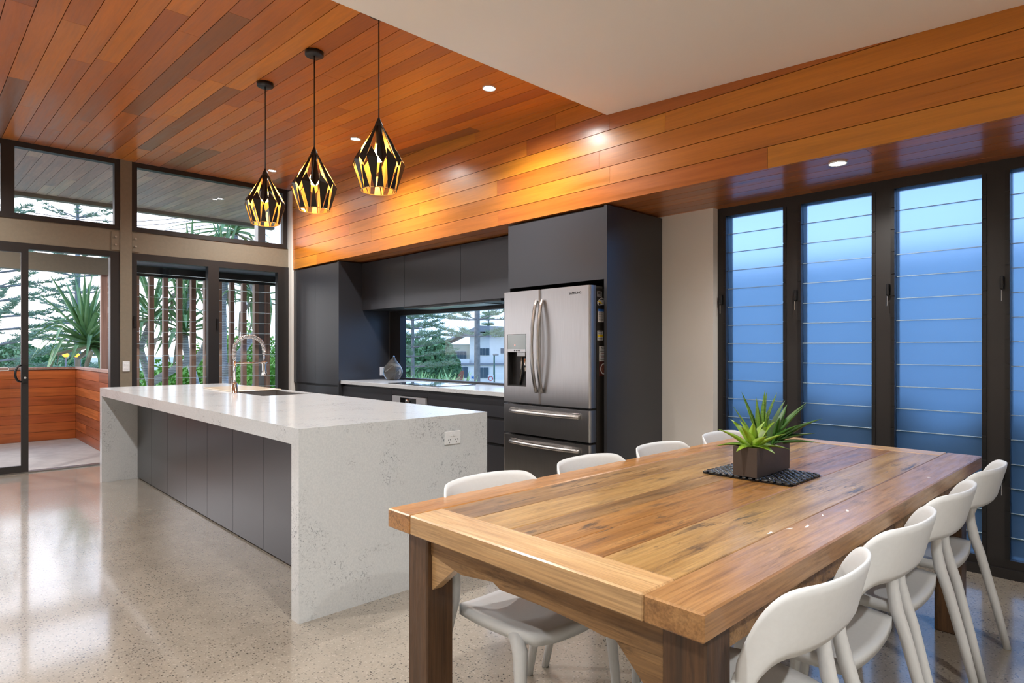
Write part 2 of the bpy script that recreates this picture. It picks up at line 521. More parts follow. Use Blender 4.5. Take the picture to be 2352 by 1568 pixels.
# ------------------------------------------------------------------ dimensions
XW = -8.34                      # inner face of the left glass wall
YB = 3.72                       # face of the timber bulkhead
YK = 4.45                       # kitchen wall
YL = 4.52                       # louvre wall
XE = 2.6                        # right wall (behind the camera's field)
YS = -3.2                       # wall behind the camera
ZS = 2.40                       # soffit
XC = -2.86                      # edge between timber and white ceiling
def zc(x): return 3.075 - .0505 * x          # timber ceiling
def zw(x): return 2.878 - .06 * x            # white ceiling
PITCH, GAP = .134, .004

# ------------------------------------------------------------------ structure
struct('floor', bx(XW - .12, XE, YS, 4.66, -.12, 0), M['concrete'], 'polished concrete floor with fine dark aggregate', 'floor')
struct('wall_right', bx(XE, XE + .12, YS, 4.66, 0, 3.2), M['white_paint'], 'plain white wall at the right end of the room', 'wall')
struct('wall_back', bx(XW - .12, XE + .12, YS - .12, YS, 0, 3.7), M['white_paint'], 'plain white wall facing the kitchen', 'wall')
wk = MB()
wk.box(XW - .12, -6.976, YK, YK + .13, 0, ZS)                 # left of the splash-back window
wk.box(-6.976, -3.96, YK, YK + .13, 0, .93)
wk.box(-6.976, -3.96, YK, YK + .13, 1.80, ZS)
wk.box(-3.96, -2.424, YK, YK + .13, 0, ZS)                   # white nib beside the louvres
wk.box(1.10, XE, YK, YK + .13, 0, ZS)
struct('wall_kitchen', wk, M['white_paint'], 'white wall with the splash-back window and the narrow pier by the louvres', 'wall')
struct('wall_left', MB().box(-8.47, -8.236, 3.70, YK - .002, 0, zc(-8.3) - .02), M['white_paint'], 'narrow white wall end between glass corner and dark tall cupboards', 'wall')
sill = MB().box(XW - .12, XW - .02, 1.817, 3.70, 0, .60)
struct('trim_1', sill, M['dark_frame'], 'dark sill panel under the clear louvre windows', 'trim')

# ceilings: timber boards (one object per board) under a dark backing
cbm = MB()
cbm.prism([(-12.0, zc(-12.0) + .03), (XC, zc(XC) + .03), (XC, zc(XC) + .12), (-12.0, zc(-12.0) + .12)], YS, 5.0, 'y')
ceil = struct('ceiling', cbm, M['board_gap'], 'sloping cedar board ceiling running out to the eaves', 'ceiling')
slope_ang = math.atan(.0505)
def ceiling_board(x0, x1, y0, name='plank', mat=None, parent=None):
    m = MB()
    p = [(x0, zc(x0)), (x1, zc(x1)), (x1, zc(x1) + .022), (x0, zc(x0) + .022)]
    m.prism(p, y0 + GAP / 2, y0 + PITCH - GAP / 2, 'y')
    return m.build(name, mat, parent)
y = YB - PITCH
row = 0
while y > -.75:
    x = XC
    first = rnd.uniform(.5, 2.6)
    while x > XW + .01:
        L = first if x == XC else rnd.uniform(.9, 3.2)
        x0 = max(x - L, XW)
        if x0 - XW < .35: x0 = XW
        ceiling_board(x0 + .001, x - .001, y, 'plank', M['cedar_x'], ceil)
        x = x0
    # eave boards outside the glass
    xm = rnd.uniform(-11.2, -9.0)
    ceiling_board(-11.88, xm - .001, y, 'eave_plank', M['cedar_eave'], ceil)
    ceiling_board(xm + .001, XW - .12, y, 'eave_plank', M['cedar_eave'], ceil)
    y -= PITCH
for y in (YB, YB + PITCH, YB + 2 * PITCH, YB + 3 * PITCH, YB + 4 * PITCH, YB + 5 * PITCH, YB + 6 * PITCH, YB + 7 * PITCH, YB + 8 * PITCH):
    ceiling_board(-11.88, -8.48, y, 'eave_plank', M['cedar_eave'], ceil)
rest = MB()
rest.prism([(-11.88, zc(-11.88)), (XC, zc(XC)), (XC, zc(XC) + .022), (-11.88, zc(-11.88) + .022)], YS, -.80, 'y')
r_ = rest.build('unseen_boarding', M['cedar_x'], ceil); r_['kind'] = 'stuff'
fas = MB().box(-12.02, -11.88, YS, 5.0, zc(-11.9) - .06, zc(-11.9) + .16)
fas.build('fascia', M['taupe'], ceil)

wc = MB()
wc.prism([(XC, zw(XC)), (XE, zw(XE)), (XE, zw(XE) + .1), (XC, zc(XC) + .12), (XC - .02, zc(XC) + .12), (XC - .02, zw(XC))], YS, YB - .002, 'y')
struct('ceiling_dining', wc, M['ceiling_white'], 'smooth white lowered ceiling over the dining end', 'ceiling')

# bulkhead with boards
bk = MB()
bk.prism([(-8.236, ZS + .03), (XE, ZS + .03), (XE, zw(XE) + .1), (XC, zw(XC) + .1), (XC, zc(XC) + .05), (-8.236, zc(-8.236) + .05)], YB + .026, YB + .10, 'y')
bulk = struct('wall_bulkhead', bk, M['board_gap'], 'cedar clad bulkhead over kitchen and louvre windows', 'wall')
z = ZS
while z < 3.48:
    x = -8.236
    first = True
    while x < 1.6:
        L = rnd.uniform(.6, 2.2) if first else rnd.uniform(1.1, 3.4)
        first = False
        x1 = min(x + L, 1.6)
        zt = z + PITCH - GAP
        m = MB()
        if x < XC - .01 and x1 > XC and z > 2.9: x1 = XC
        cmax = zc(x) if x < XC - .001 else zw(x)
        if z < cmax:
            m.box(x + .0008, x1 - .0008, YB, YB + .022, z, zt)
            m.build('plank', M['cedar_wall'], bulk)
        x = x1
    z += PITCH

# soffit boards
sf = struct('ceiling_soffit', bx(-8.236, XE, YB + .10, YL + .1, ZS + .022, ZS + .06), M['board_gap'], 'varnished narrow board soffit above the louvre windows', 'ceiling')
y = YB + .024
k = 0
while y < YL + .02:
    y1 = min(y + PITCH, YL + .03)
    xs = [-8.236, rnd.uniform(-6.5, -4), -2.0 + rnd.uniform(-.5, 3.0), XE]
    for a, b in zip(xs[:-1], xs[1:]):
        bx(a + .001, b - .001, y + .003, y1 - .003, ZS, ZS + .02).build('plank', M['cedar_soffit'], sf)
    y += PITCH

# ------------------------------------------------------------------ left glass wall: post, beams, frames, door
post = struct('trim_2', bx(XW - .13, XW + .02, 1.70, 1.817, 0, zc(XW) - .003), M['taupe'], 'taupe steel post between the door and clear louvre windows', 'post')
def beam(name, y0, y1, label):
    o = struct(name, bx(XW - .10, XW + .0, y0, y1, 2.433, 2.684), M['taupe'], label, 'beam')
    return o
b1 = beam('trim_3', YS, 1.70, 'taupe steel beam above the sliding door')
b2 = beam('trim_4', 1.817, 3.70, 'taupe steel beam above the clear louvre windows')
for bm_, y0, y1 in ((b1, 1.615, 1.697), (b2, 1.82, 1.895)):
    pl = bx(XW, XW + .012, y0, y1, 2.45, 2.66).build('bracket_plate', M['taupe'], bm_)
    for zz in (2.51, 2.60):
        MB().tube([(XW + .012, (y0 + y1) / 2, zz), (XW + .026, (y0 + y1) / 2, zz)], .012, 6, smooth=False).build('bolt', M['bolt'], pl)

def clerestory(name, y0, y1, label):
    w = thing(name, label, 'window', (XW, (y0 + y1) / 2, 2.684), kind='structure')
    z0, z1, fr = 2.684, zc(XW) - .004, .055
    m = MB()
    m.box(XW - .08, XW + .012, y0, y1, z0, z0 + fr); m.box(XW - .08, XW + .012, y0, y1, z1 - fr, z1)
    m.box(XW - .08, XW + .012, y0, y0 + fr, z0 + fr, z1 - fr); m.box(XW - .08, XW + .012, y1 - fr, y1, z0 + fr, z1 - fr)
    m.build('window_frame', M['dark_frame'], w)
    bx(XW - .045, XW - .039, y0 + fr, y1 - fr, z0 + fr, z1 - fr).build('pane', M['glass'], w)
clerestory('window_1', -1.2, .69, 'clerestory pane at the far left edge of the view')
clerestory('window_2', .69, 1.70, 'clerestory pane above the sliding door')
clerestory('window_3', 1.817, 3.68, 'long clerestory pane above the clear louvre windows')

# sliding door
door = thing('door_1', 'dark framed glass sliding door standing open to the balcony', 'door', (XW, 1.2, 0), kind='structure')
m = MB()
m.box(XW - .10, XW + .01, 1.605, 1.70, 0, 2.433)            # jamb
m.box(XW - .10, XW + .01, YS, 1.605, 2.372, 2.433)          # head
m.build('door_frame', M['dark_frame'], door)
m = MB()
for k in range(3): m.box(XW - .10 + .036 * k, XW - .075 + .036 * k, YS, 1.605, 0, .014)
m.box(XW - .11, XW + .012, YS, 1.605, .0005, .006)
m.build('door_track', M['steel_dark'], door)
def leaf(y0, y1, xo):
    st = .062
    m = MB()
    m.box(xo, xo + .04, y0, y0 + st, .015, 2.372); m.box(xo, xo + .04, y1 - st, y1, .015, 2.372)
    m.box(xo, xo + .04, y0 + st, y1 - st, .015, .085); m.box(xo, xo + .04, y0 + st, y1 - st, 2.33, 2.372)
    lf = m.build('door_leaf', M['dark_frame'], door)
    bx(xo + .017, xo + .023, y0 + st, y1 - st, .085, 2.33).build('pane', M['glass'], lf)
    return lf
lf = leaf(-.10, .861, XW - .028)
leaf(-1.2, -.10, XW - .07)
leaf(-2.3, -1.1, XW - .028)
pts = []
for k in range(13):
    a = math.radians(-90 + 180 * k / 12)
    pts.append((XW + .014 + .05 * math.cos(a), .795 - .05 * math.cos(a), 1.055 + .085 * math.sin(a)))
hd = MB().tube(pts, .011, 8)
hd.box(XW + .008, XW + .03, .805, .85, .96, 1.15)
hd.build('handle', M['black_plastic'], lf)
MB().tube([(XW + .03, .83, 1.01), (XW + .04, .83, 1.01)], .012, 8).build('lock', M['chrome'], lf)
m = MB()
for (ya, yb, za, zb) in ((.58, .70, 1.085, 1.092), (.58, .70, 1.118, 1.125), (.58, .587, 1.085, 1.125), (.693, .70, 1.085, 1.125)):
    m.box(XW - .004, XW - .003, ya, yb, za, zb)
m.build('sticker', M['paper_white'], lf)

# clear louvre windows beside the post
def louvre_blades(parent, axis, plane, a0, a1, z0, z1, mat, pitch=.1385, tilt=.10):
    n = int((z1 - z0) / pitch) + 1
    zt = z1
    h, th = pitch + .005, .007
    es = .0038                                  # pale strip along the upper edge, painted in for its bright glint
    mb = MB().box(-.5 * (a1 - a0), .5 * (a1 - a0), -th / 2, th / 2, -h / 2, h / 2 - es)
    mb.box(-.5 * (a1 - a0), .5 * (a1 - a0), -th / 2, th / 2, h / 2 - es, h / 2, 1)
    me = mb.mesh('louvre_blade', [mat, M['glass_edge']])
    i = 0
    while zt > z0 + .02:
        zm = zt - pitch / 2
        mid = (a0 + a1) / 2
        if axis == 'y':       # window in an x = const plane, blades run along y
            inst('louvre_blade', me, parent, (plane - parent.location.x, mid - parent.location.y, zm - parent.location.z), (tilt, 0, math.pi / 2))
        else:
            inst('louvre_blade', me, parent, (mid - parent.location.x, plane - parent.location.y, zm - parent.location.z), (tilt, 0, 0))
        zt -= pitch
        i += 1

w4 = thing('window_4', 'pair of clear glass louvre windows looking onto brown battens', 'window', (XW, 2.74, .60), kind='structure')
m = MB()
m.box(XW - .09, XW + .01, 1.817, 1.871, .60, 2.433); m.box(XW - .09, XW + .01, 2.66, 2.79, .60, 2.433)
m.box(XW - .09, XW + .01, 3.553, 3.70, .60, 2.433)
for a, b in ((1.871, 2.66), (2.79, 3.553)):
    m.box(XW - .09, XW + .01, a, b, .60, .66); m.box(XW - .09, XW + .01, a, b, 2.352, 2.433)
m.build('window_frame', M['dark_frame'], w4)
for a, b in ((1.871, 2.66), (2.79, 3.553)):
    louvre_blades(w4, 'y', XW - .05, a + .004, b - .004, .66, 2.352, M['louvre_glass'], .1392, .07)
    MB().cbox(XW + .01, XW + .03, a - .035, a - .012, 1.56, 1.70, .004).build('louvre_handle', M['black_plastic'], w4)

# frosted louvre windows on the dining wall
wins = [(-2.424, -2.354, -1.915), (None, -1.789, -1.338), (None, -1.207, -.755), (None, -.626, -.175), (None, -.044, .407), (None, .538, .99)]
names = ['narrow frosted louvre window next to the white pier', 'second frosted louvre window from the white pier', 'wide frosted louvre window behind the right end of the table', 'frosted louvre window cut off by the right picture edge', 'frosted louvre window beyond the right picture edge', 'last frosted louvre window beyond the right picture edge']
edges = [-2.424, -1.852, -1.272, -.690, -.109, .472, 1.10]
for i, (_, g0, g1) in enumerate(wins):
    w = thing('window_%d' % (5 + i), names[i], 'window', ((g0 + g1) / 2, YL, 0), kind='structure')
    e0, e1 = edges[i], edges[i + 1]
    m = MB()
    m.box(e0, g0, YL, YL + .11, .0, ZS); m.box(g1, e1, YL, YL + .11, 0, ZS)
    m.box(g0, g1, YL, YL + .11, 2.335, ZS); m.box(g0, g1, YL, YL + .11, 0, .105)
    m.box(e0, e1, YL - .02, YL, 0, .055)
    m.build('window_frame', M['dark_frame'], w)
    m = MB()
    for ga, gb in ((g0 - .022, g0), (g1, g1 + .022)):
        zz = .105
        while zz < 2.32:
            m.box(ga, gb, YL - .006, YL, zz + .003, min(zz + .137, 2.335)); zz += .1405
    m.build('louvre_clip', M['black_plastic'], w)
    louvre_blades(w, 'x', YL + .035, g0 + .001, g1 - .001, .105, 2.337, M['frost'], .1405, .09)
    for zz in (1.66, .55):
        hb = MB().cbox(g0 - .042, g0 - .024, YL - .03, YL, zz - .005, zz + .07, .004).build('louvre_handle', M['black_plastic'], w)
        MB().cbox(g0 - .036, g0 - .031, YL - .034, YL - .03, zz - .075, zz - .01, .002).build('lever', M['chrome'], hb)

# kitchen splash-back window
w = thing('window_11', 'wide splash-back window behind the cooktop', 'window', (-5.4, YK, .93), kind='structure')
m = MB()
m.box(-6.974, -6.735, YK + .0, YK + .09, .932, 1.799); m.box(-4.05, -3.962, YK, YK + .09, .932, 1.799)
m.box(-6.735, -4.05, YK, YK + .09, .932, .952); m.box(-6.735, -4.05, YK, YK + .09, 1.738, 1.799)
m.build('window_frame', M['dark_frame'], w)
bx(-6.735, -4.05, YK + .045, YK + .051, .952, 1.738).build('pane', M['glass'], w)

# ------------------------------------------------------------------ lamps
def downlight(name, x, y, z, label, power=LAMP_W, slope=0.0, group='recessed downlights', visible_ring=True, spot=True):
    d = thing(name, label, 'downlight', (x, y, z), group=group)
    m = MB()
    m.lathe([(.036, .004), (.046, .0), (.050, -.004), (.050, .012), (.036, .012)], 0, 0, 0, 24)
    r = m.build('trim_ring', M['white_plastic'], d, world=False)
    l = MB().lathe([(.0, .002), (.036, .002), (.036, .008), (0, .008)], 0, 0, 0, 20).build('lens', M['lamp_lens'], d, world=False)
    for o in (r, l): o.rotation_euler = (0, slope, 0)
    ld = bpy.data.lights.new('downlight_lamp', 'SPOT')
    ld.energy = power
    ld.color = (1.0, .955, .90)
    ld.spot_size = math.radians(152)
    ld.spot_blend = .8
    ld.shadow_soft_size = .035
    lo = bpy.data.objects.new('downlight_lamp', ld)
    C.objects.link(lo); lo.parent = d; lo.location = (0, 0, -.015)
    return d
for x, lab in ((-3.48, 'lit downlight in the cedar ceiling nearest the white ceiling'), (-5.43, 'lit downlight in the cedar ceiling behind the near pendant'), (-7.39, 'lit downlight in the cedar ceiling above the far pendant')):
    downlight('downlight', x, 3.08, zc(x) - .006, lab, slope=slope_ang)
for x, lab in ((-3.48, 'near'), (-5.43, 'middle'), (-7.39, 'far')):
    downlight('downlight', x, -.05, zc(x) - .006, 'lit downlight in the cedar ceiling out of view, before the %s part of the island' % lab, slope=slope_ang)
downlight('downlight', -9.80, 3.30, zc(-9.8) - .006, 'lit downlight in the weathered eave outside the clerestory', power=30, slope=slope_ang)
downlight('downlight', -9.80, .35, zc(-9.8) - .006, 'lit downlight in the eave over the balcony, hidden by the window mullion', power=60, slope=slope_ang)
downlight('downlight', -1.335, 3.90, ZS - .006, 'lit downlight in the narrow board soffit above the louvres', power=22)
for x, y, lab in ((-1.1, 1.15, 'above the near table end'), (1.1, 1.15, 'right of the near table end'), (-1.1, -1.2, 'behind the camera on the left'), (1.1, -1.2, 'behind the camera on the right')):
    downlight('downlight', x, y, zw(x) - .006, 'lit downlight in the white ceiling out of view, ' + lab, power=52, slope=math.atan(.06))

def pendant(x, y, zb, label):
    p = thing('pendant_lamp', label, 'pendant lamp', (x, y, zb), group='geometric pendants over the island')
    zt = zc(x) - zb
    MB().lathe([(.0, -.03), (.055, -.03), (.060, -.026), (.060, -.002), (.0, -.002)], 0, 0, zt, 24).build('ceiling_rose', M['shade_black'], p, world=False)
    MB().tube([(0, 0, .40), (0, 0, zt - .03)], .0035, 6).build('cord', M['black_plastic'], p, world=False)
    MB().lathe([(.022, .365), (.022, .38), (.010, .405), (.004, .42), (0, .42)], 0, 0, 0, 12).build('cap', M['shade_black'], p, world=False)
    MB().lathe([(.0, .36), (.020, .36), (.020, .27), (.0, .27)], 0, 0, 0, 14).build('socket', M['shade_black'], p, world=False)
    MB().lathe([(.012, .27), (.016, .25), (.030, .215), (.031, .195), (.022, .172), (0, .165)], 0, 0, 0, 16).build('bulb', M['bulb'], p, world=False)
    prof = [(0, .100), (.155, .148), (.375, .020)]
    def rad(z):
        for (a, ra), (b, rb) in zip(prof[:-1], prof[1:]):
            if z <= b: return ra + (rb - ra) * (z - a) / (b - a)
        return prof[-1][1]
    N = 8
    sec = 2 * math.pi / N
    def pt(th, z, inset=0.0):
        r = rad(z) - inset
        return Vector((r * math.cos(th), r * math.sin(th), z))
    def blade(nm, poly):
        m = MB()
        o = [pt(a, z) for a, z in poly]; i_ = [pt(a, z, .0025) for a, z in poly]
        n = len(o)
        cen_o = sum(o, Vector()) / n
        m.add(o, [tuple(range(n))], 0)
        m.add(i_, [tuple(range(n))[::-1]], 1)
        m.add(o + i_, [(k, (k + 1) % n, n + (k + 1) % n, n + k) for k in range(n)], 0)
        me = bpy.data.meshes.new(nm)
        me.from_pydata([tuple(v) for v in m.v], [], m.f)
        me.materials.append(M['shade_black']); me.materials.append(M['gold'])
        me.polygons.foreach_set('material_index', m.m)
        ob = bpy.data.objects.new(nm, me); C.objects.link(ob); ob.parent = p
    off = .35
    for k in range(N):
        th = k * sec + off
        h = sec / 2
        blade('shade_blade', [(th - .70 * h, .375), (th + .70 * h, .375), (th + .50 * h, .168), (th + .02, .126), (th - .50 * h, .168)])
        t2 = th + h
        blade('shade_diamond', [(t2 - .10, .225), (t2 + .60 * h, .150), (t2 + .10, .0), (t2 + .02, .0), (t2 - .54 * h, .165)])
        blade('shade_point', [(th - .58 * h, .0), (th + .40 * h, .0), (th - .02, .120), (th - .08, .120)])
    MB().lathe([(.1, 0), (.101, .004), (.098, .004), (.097, 0), (.1, 0)], 0, 0, 0, 32, cap=False).build('rim', M['gold'], p, world=False)
    ld = bpy.data.lights.new('pendant_lamp_light', 'POINT')
    ld.energy = PENDANT_W
    ld.color = (1.0, .64, .30)
    ld.shadow_soft_size = .02
    lo = bpy.data.objects.new('pendant_lamp_light', ld); C.objects.link(lo); lo.parent = p; lo.location = (0, 0, .205)
pendant(-3.09, 1.90, 2.205, 'nearest and highest of the three black and gold faceted pendants')
pendant(-3.885, 1.90, 2.225, 'middle of the three black and gold faceted pendants')
pendant(-4.685, 1.90, 2.250, 'farthest of the three black and gold faceted pendants')

# ------------------------------------------------------------------ island
IX0, IX1, IY0, IY1, IZ, IT = -7.315, -2.86, 1.32, 2.515, .93, .08
isl = thing('island_worktop', 'white speckled stone island worktop with waterfall ends', 'worktop', ((IX0 + IX1) / 2, (IY0 + IY1) / 2, 0))
SX0, SX1, SY0, SY1 = -6.40, -5.08, 2.04, 2.44
m = MB()
m.box(IX0, SX0, IY0, IY1, IZ - IT, IZ); m.box(SX1, IX1, IY0, IY1, IZ - IT, IZ)
m.box(SX0, SX1, IY0, SY0, IZ - IT, IZ); m.box(SX0, SX1, SY1, IY1, IZ - IT, IZ)
m.build('worktop_slab', M['quartz'], isl)
bx(IX1 - .08, IX1, IY0, IY1, 0, IZ - IT).build('waterfall_end', M['quartz'], isl)
bx(IX0, IX0 + .08, IY0, IY1, 0, IZ - IT).build('waterfall_end', M['quartz'], isl)
seams = [-7.232, -6.712, -6.183, -5.635, -5.13, -4.588, -4.049, -3.495, -2.943]
ilab = ['charcoal island cupboard at the far end under the stone top', 'charcoal island cupboard, second from the far end', 'charcoal island cupboard, second from the near end', 'charcoal island cupboard next to the near stone end panel']
for i in range(4):
    a, b, c = seams[2 * i], seams[2 * i + 1], seams[2 * i + 2]
    t_ = thing('island_cupboard', ilab[i], 'cupboard', ((a + c) / 2, 2.0, 0), group='charcoal island cupboards')
    bx(a, c - .004, 1.652, 2.49, 0.0, .70 if i in (0, 1, 2) else .845).build('carcass', M['charcoal_dark'], t_)
    bx(a, c - .004, 1.652, 2.0, .70, .845).build('carcass_rail', M['charcoal_dark'], t_)
    for p, q in ((a, b), (b, c)):
        bx(p + .0015, q - .003, 1.63, 1.65, .012, .842).build('door', M['charcoal'], t_)

# sink, drainer tray, mixer tap
sk = thing('sink', 'undermount stainless double sink in the island top', 'sink', (-5.74, 2.24, IZ))
for a, b in ((SX0 + .003, -5.77), (-5.74, SX1 - .003)):
    m = MB()
    y0, y1, zt, zb = SY0 + .003, SY1 - .003, IZ - .004, IZ - .21
    t0 = .012
    m.box(a, b, y0, y1, zb - .006, zb)
    m.box(a, a + t0, y0, y1, zb, zt); m.box(b - t0, b, y0, y1, zb, zt)
    m.box(a + t0, b - t0, y0, y0 + t0, zb, zt); m.box(a + t0, b - t0, y1 - t0, y1, zb, zt)
    bw = m.build('bowl', M['stainless'], sk)
    MB().lathe([(.0, .0), (.045, .0), (.045, .004), (0, .002)], (a + b) / 2, (y0 + y1) / 2, zb, 16).build('drain', M['chrome'], bw)
bx(-5.77, -5.74, SY0 + .003, SY1 - .003, IZ - .05, IZ - .004).build('divider', M['stainless'], sk)
tr = thing('draining_tray', 'pale flat draining tray lying over the sink', 'tray', (-6.08, 2.24, IZ))
MB().cbox(-6.47, -5.70, 2.02, 2.46, IZ + .0, IZ + .012, .003).build('tray_board', plain('pale tray', srgb(206, 190, 166), .25), tr)
tp = thing('mixer_tap', 'tall chrome spring neck mixer tap on the island', 'tap', (-5.56, 1.99, IZ))
MB().lathe([(.0, 0), (.030, 0), (.030, .006), (.024, .010), (.024, .085), (.018, .095), (.0, .095)], 0, 0, 0, 20).build('tap_body', M['chrome'], tp, world=False)
MB().tube([(0, 0, .09), (0, 0, .30)], .0115, 12).build('stem', M['chrome'], tp, world=False)
lv = MB().tube([(-.02, 0, .05), (-.06, 0, .055)], .014, 10).build('lever', M['chrome'], tp, world=False)
MB().tube([(-.05, 0, .055), (-.055, -.005, .135)], .004, 6).build('lever_pin', M['chrome'], lv, world=False)
arc = [Vector((0, 0, .29 + .10 * k / 6)) for k in range(6)]
for k in range(25):
    a = math.pi - math.pi * 1.02 * k / 24
    arc.append(Vector((.010 * k / 24, .125 + .125 * math.cos(a), .385 + .108 * math.sin(a))))
arc += [Vector((.01, .252, .385 - .012 * k)) for k in range(1, 5)]
MB().tube(arc, .0075, 8).build('hose', M['steel_dark'], tp, world=False)
# helical spring round the hose
sp = []
acc = 0.0
L = [0.0]
for p, q in zip(arc[:-1], arc[1:]): L.append(L[-1] + (q - p).length)
turns = int(L[-1] / .0115)
nst = turns * 9
for i in range(nst + 1):
    s_ = L[-1] * i / nst
    j = 0
    while j < len(L) - 2 and L[j + 1] < s_: j += 1
    f_ = (s_ - L[j]) / max(1e-6, L[j + 1] - L[j])
    p = arc[j].lerp(arc[j + 1], f_)
    tdir = (arc[j + 1] - arc[j]).normalized()
    n1 = Vector((1, 0, 0)); n1 = (n1 - tdir * n1.dot(tdir)).normalized(); n2 = tdir.cross(n1)
    a = 2 * math.pi * turns * i / nst
    sp.append(p + (n1 * math.cos(a) + n2 * math.sin(a)) * .0155)
MB().tube(sp, .0033, 5).build('spring', M['chrome'], tp, world=False)
MB().tube([(.01, .252, .34), (.01, .252, .275)], .0065, 8).build('hose_end', M['chrome'], tp, world=False)
MB().lathe([(.0, .27), (.015, .27), (.018, .25), (.018, .20), (.024, .15), (.022, .147), (0, .147)], .01, .252, 0, 16).build('spray_head', M['chrome'], tp, world=False)
m = MB().tube([(0, 0, .262), (.01, .235, .262)], .0075, 8)
m.lathe([(.020, .252), (.020, .272), (.026, .272), (.026, .252), (.020, .252)], .01, .252, 0, 14, cap=False)
m.build('holder_arm', M['chrome'], tp, world=False)

def gpo(name, loc, label, along, w=.116, h=.076, sockets=True):
    """outlet plate facing +X, running along y"""
    g = thing(name, label, 'power outlet' if sockets else 'light switch', loc)
    MB().cbox(0, .009, -w / 2, w / 2, -h / 2, h / 2, .003).build('plate', M['white_plastic'], g, world=False)
    if sockets:
        for s_ in (-1, 1):
            MB().tube([(.009, .009 * s_, .016), (.014, .009 * s_, .016)], .0085, 12).build('rocker', M['white_plastic'], g, world=False)
            m = MB()
            c = s_ * .026
            for dy, dz, rot in ((-.007, .0, .5), (.007, .0, -.5), (0, -.016, 0)):
                ca, sa = math.cos(rot), math.sin(rot)
                q = [(-.0016, -.004), (.0016, -.004), (.0016, .004), (-.0016, .004)]
                m.prism([(c + dy + a * ca + b * sa, -.010 + dz - a * sa + b * ca) for a, b in q], .0088, .0096, 'x')
            m.build('pin_slots', M['ink'], g, world=False)
    else:
        for a in (-1, 1):
            for b in (-1, 1):
                MB().cbox(.009, .013, a * .013 - .007, a * .013 + .007, b * .022 - .011, b * .022 + .011, .002).build('rocker', M['white_plastic'], g, world=False)
    return g
gpo('power_outlet', (IX1, 2.245, .80), 'white double power outlet on the island stone end', 'y')
gpo('light_switch', (XW + .02, 1.758, 1.113), 'white light switch plate on the taupe post', 'y', .072, .116, False)

# ------------------------------------------------------------------ kitchen wall units
def cabinet(name, label, x0, x1, y0, y1, z0, z1, fronts, group='charcoal kitchen cabinets', fmat='charcoal', carc='charcoal_dark', fname='door', ft=.02, kick=0.0):
    t_ = thing(name, label, 'cabinet', ((x0 + x1) / 2, (y0 + y1) / 2, z0), group=group)
    bx(x0 + .001, x1 - .001, y0 + ft + .002, y1, z0 + kick, z1).build('carcass', M[carc], t_)
    for (a, b, c, d, *nm) in fronts:
        bx(a + .0015, b - .0015, y0, y0 + ft, c + .0015, d - .0015).build(nm[0] if nm else fname, M[fmat], t_)
    return t_
yt = 3.73
tl_ = cabinet('tall_cupboard', 'tall charcoal pantry cupboard at the left of the kitchen wall', -8.236, -7.00, yt, YK - .001, 0, 2.385,
        [(-8.236, -8.13, .86, 2.375, 'filler_panel'), (-8.13, -7.60, .87, 2.375), (-7.60, -7.0, .87, 2.375), (-8.13, -7.60, .06, .845), (-7.60, -7.0, .06, .845)])
bx(-7.0, -6.975, yt - .004, YK - .002, 0, 2.385).build('side_panel', M['charcoal'], tl_)
base_y = 3.775
cabinet('base_drawers', 'charcoal handle-free drawer unit left of the oven', -6.973, -5.875, base_y, YK - .002, 0, .888,
        [(-6.973, -5.875, .10, .44, 'drawer_front'), (-6.973, -5.875, .465, .665, 'drawer_front'), (-6.973, -5.875, .69, .862, 'drawer_front')])
ov = cabinet('oven', 'built-in stainless oven under the cooktop', -5.873, -5.205, base_y, YK - .002, 0, .888, [(-5.873, -5.205, .815, .862, 'filler_panel'), (-5.873, -5.205, .10, .20, 'kick_drawer')], carc='charcoal_dark')
ov['category'] = 'oven'
bx(-5.845, -5.235, base_y - .012, base_y + .018, .715, .808).build('control_panel', plain('silver oven panel', srgb(178, 180, 186), .35, .3), ov)
bx(-5.69, -5.40, base_y - .0145, base_y - .012, .722, .795).build('display', M['black_glass'], ov)
MB().lathe([(.0, 0), (.030, 0), (.028, .018), (0, .018)], 0, 0, 0, 20).build('knob', M['chrome'], ov, world=False)
kn = ov.children[-1]; kn.rotation_euler = (math.pi / 2, 0, 0); kn.location = (-5.545 - ov.location.x, base_y - .0145 - ov.location.y, .76)
od = bx(-5.845, -5.235, base_y - .008, base_y + .018, .21, .708).build('oven_door', M['black_glass'], ov)
MB().tube([(-5.80, base_y - .045, .665), (-5.28, base_y - .045, .665)], .010, 8).build('handle', M['stainless'], od)
cabinet('base_drawers', 'charcoal handle-free drawer unit between oven and fridge', -5.203, -3.978, base_y, YK - .002, 0, .888,
        [(-5.203, -3.978, .10, .44, 'drawer_front'), (-5.203, -3.978, .465, .675, 'drawer_front'), (-5.203, -3.978, .70, .862, 'drawer_front')])
ct = thing('kitchen_worktop', 'white stone worktop along the kitchen window', 'worktop', (-5.48, 4.1, .89))
MB().cbox(-6.974, -3.978, 3.75, YK - .001, .89, .93, .002).build('worktop_slab', M['quartz'], ct)
hb = thing('cooktop', 'black glass induction cooktop in the kitchen worktop', 'cooktop', (-5.54, 4.06, .93))
MB().cbox(-5.99, -5.09, 3.80, 4.32, .9301, .936, .002).build('cooktop_glass', M['black_glass'], hb)
for cx_, cy_, rr_ in ((-5.80, 3.95, .09), (-5.78, 4.18, .07), (-5.32, 3.96, .07), (-5.30, 4.18, .09)):
    MB().lathe([(rr_, .0), (rr_ + .003, .0), (rr_ + .003, .0006), (rr_, .0006), (rr_, 0)], cx_, cy_, .936, 28, cap=False).build('zone_ring', plain('zone print', srgb(120, 122, 126), .3), hb)
olab = ['charcoal overhead cupboard at the left, beside the tall pantry', 'charcoal overhead cupboard in the middle above the cooktop', 'charcoal overhead cupboard beside the fridge housing']
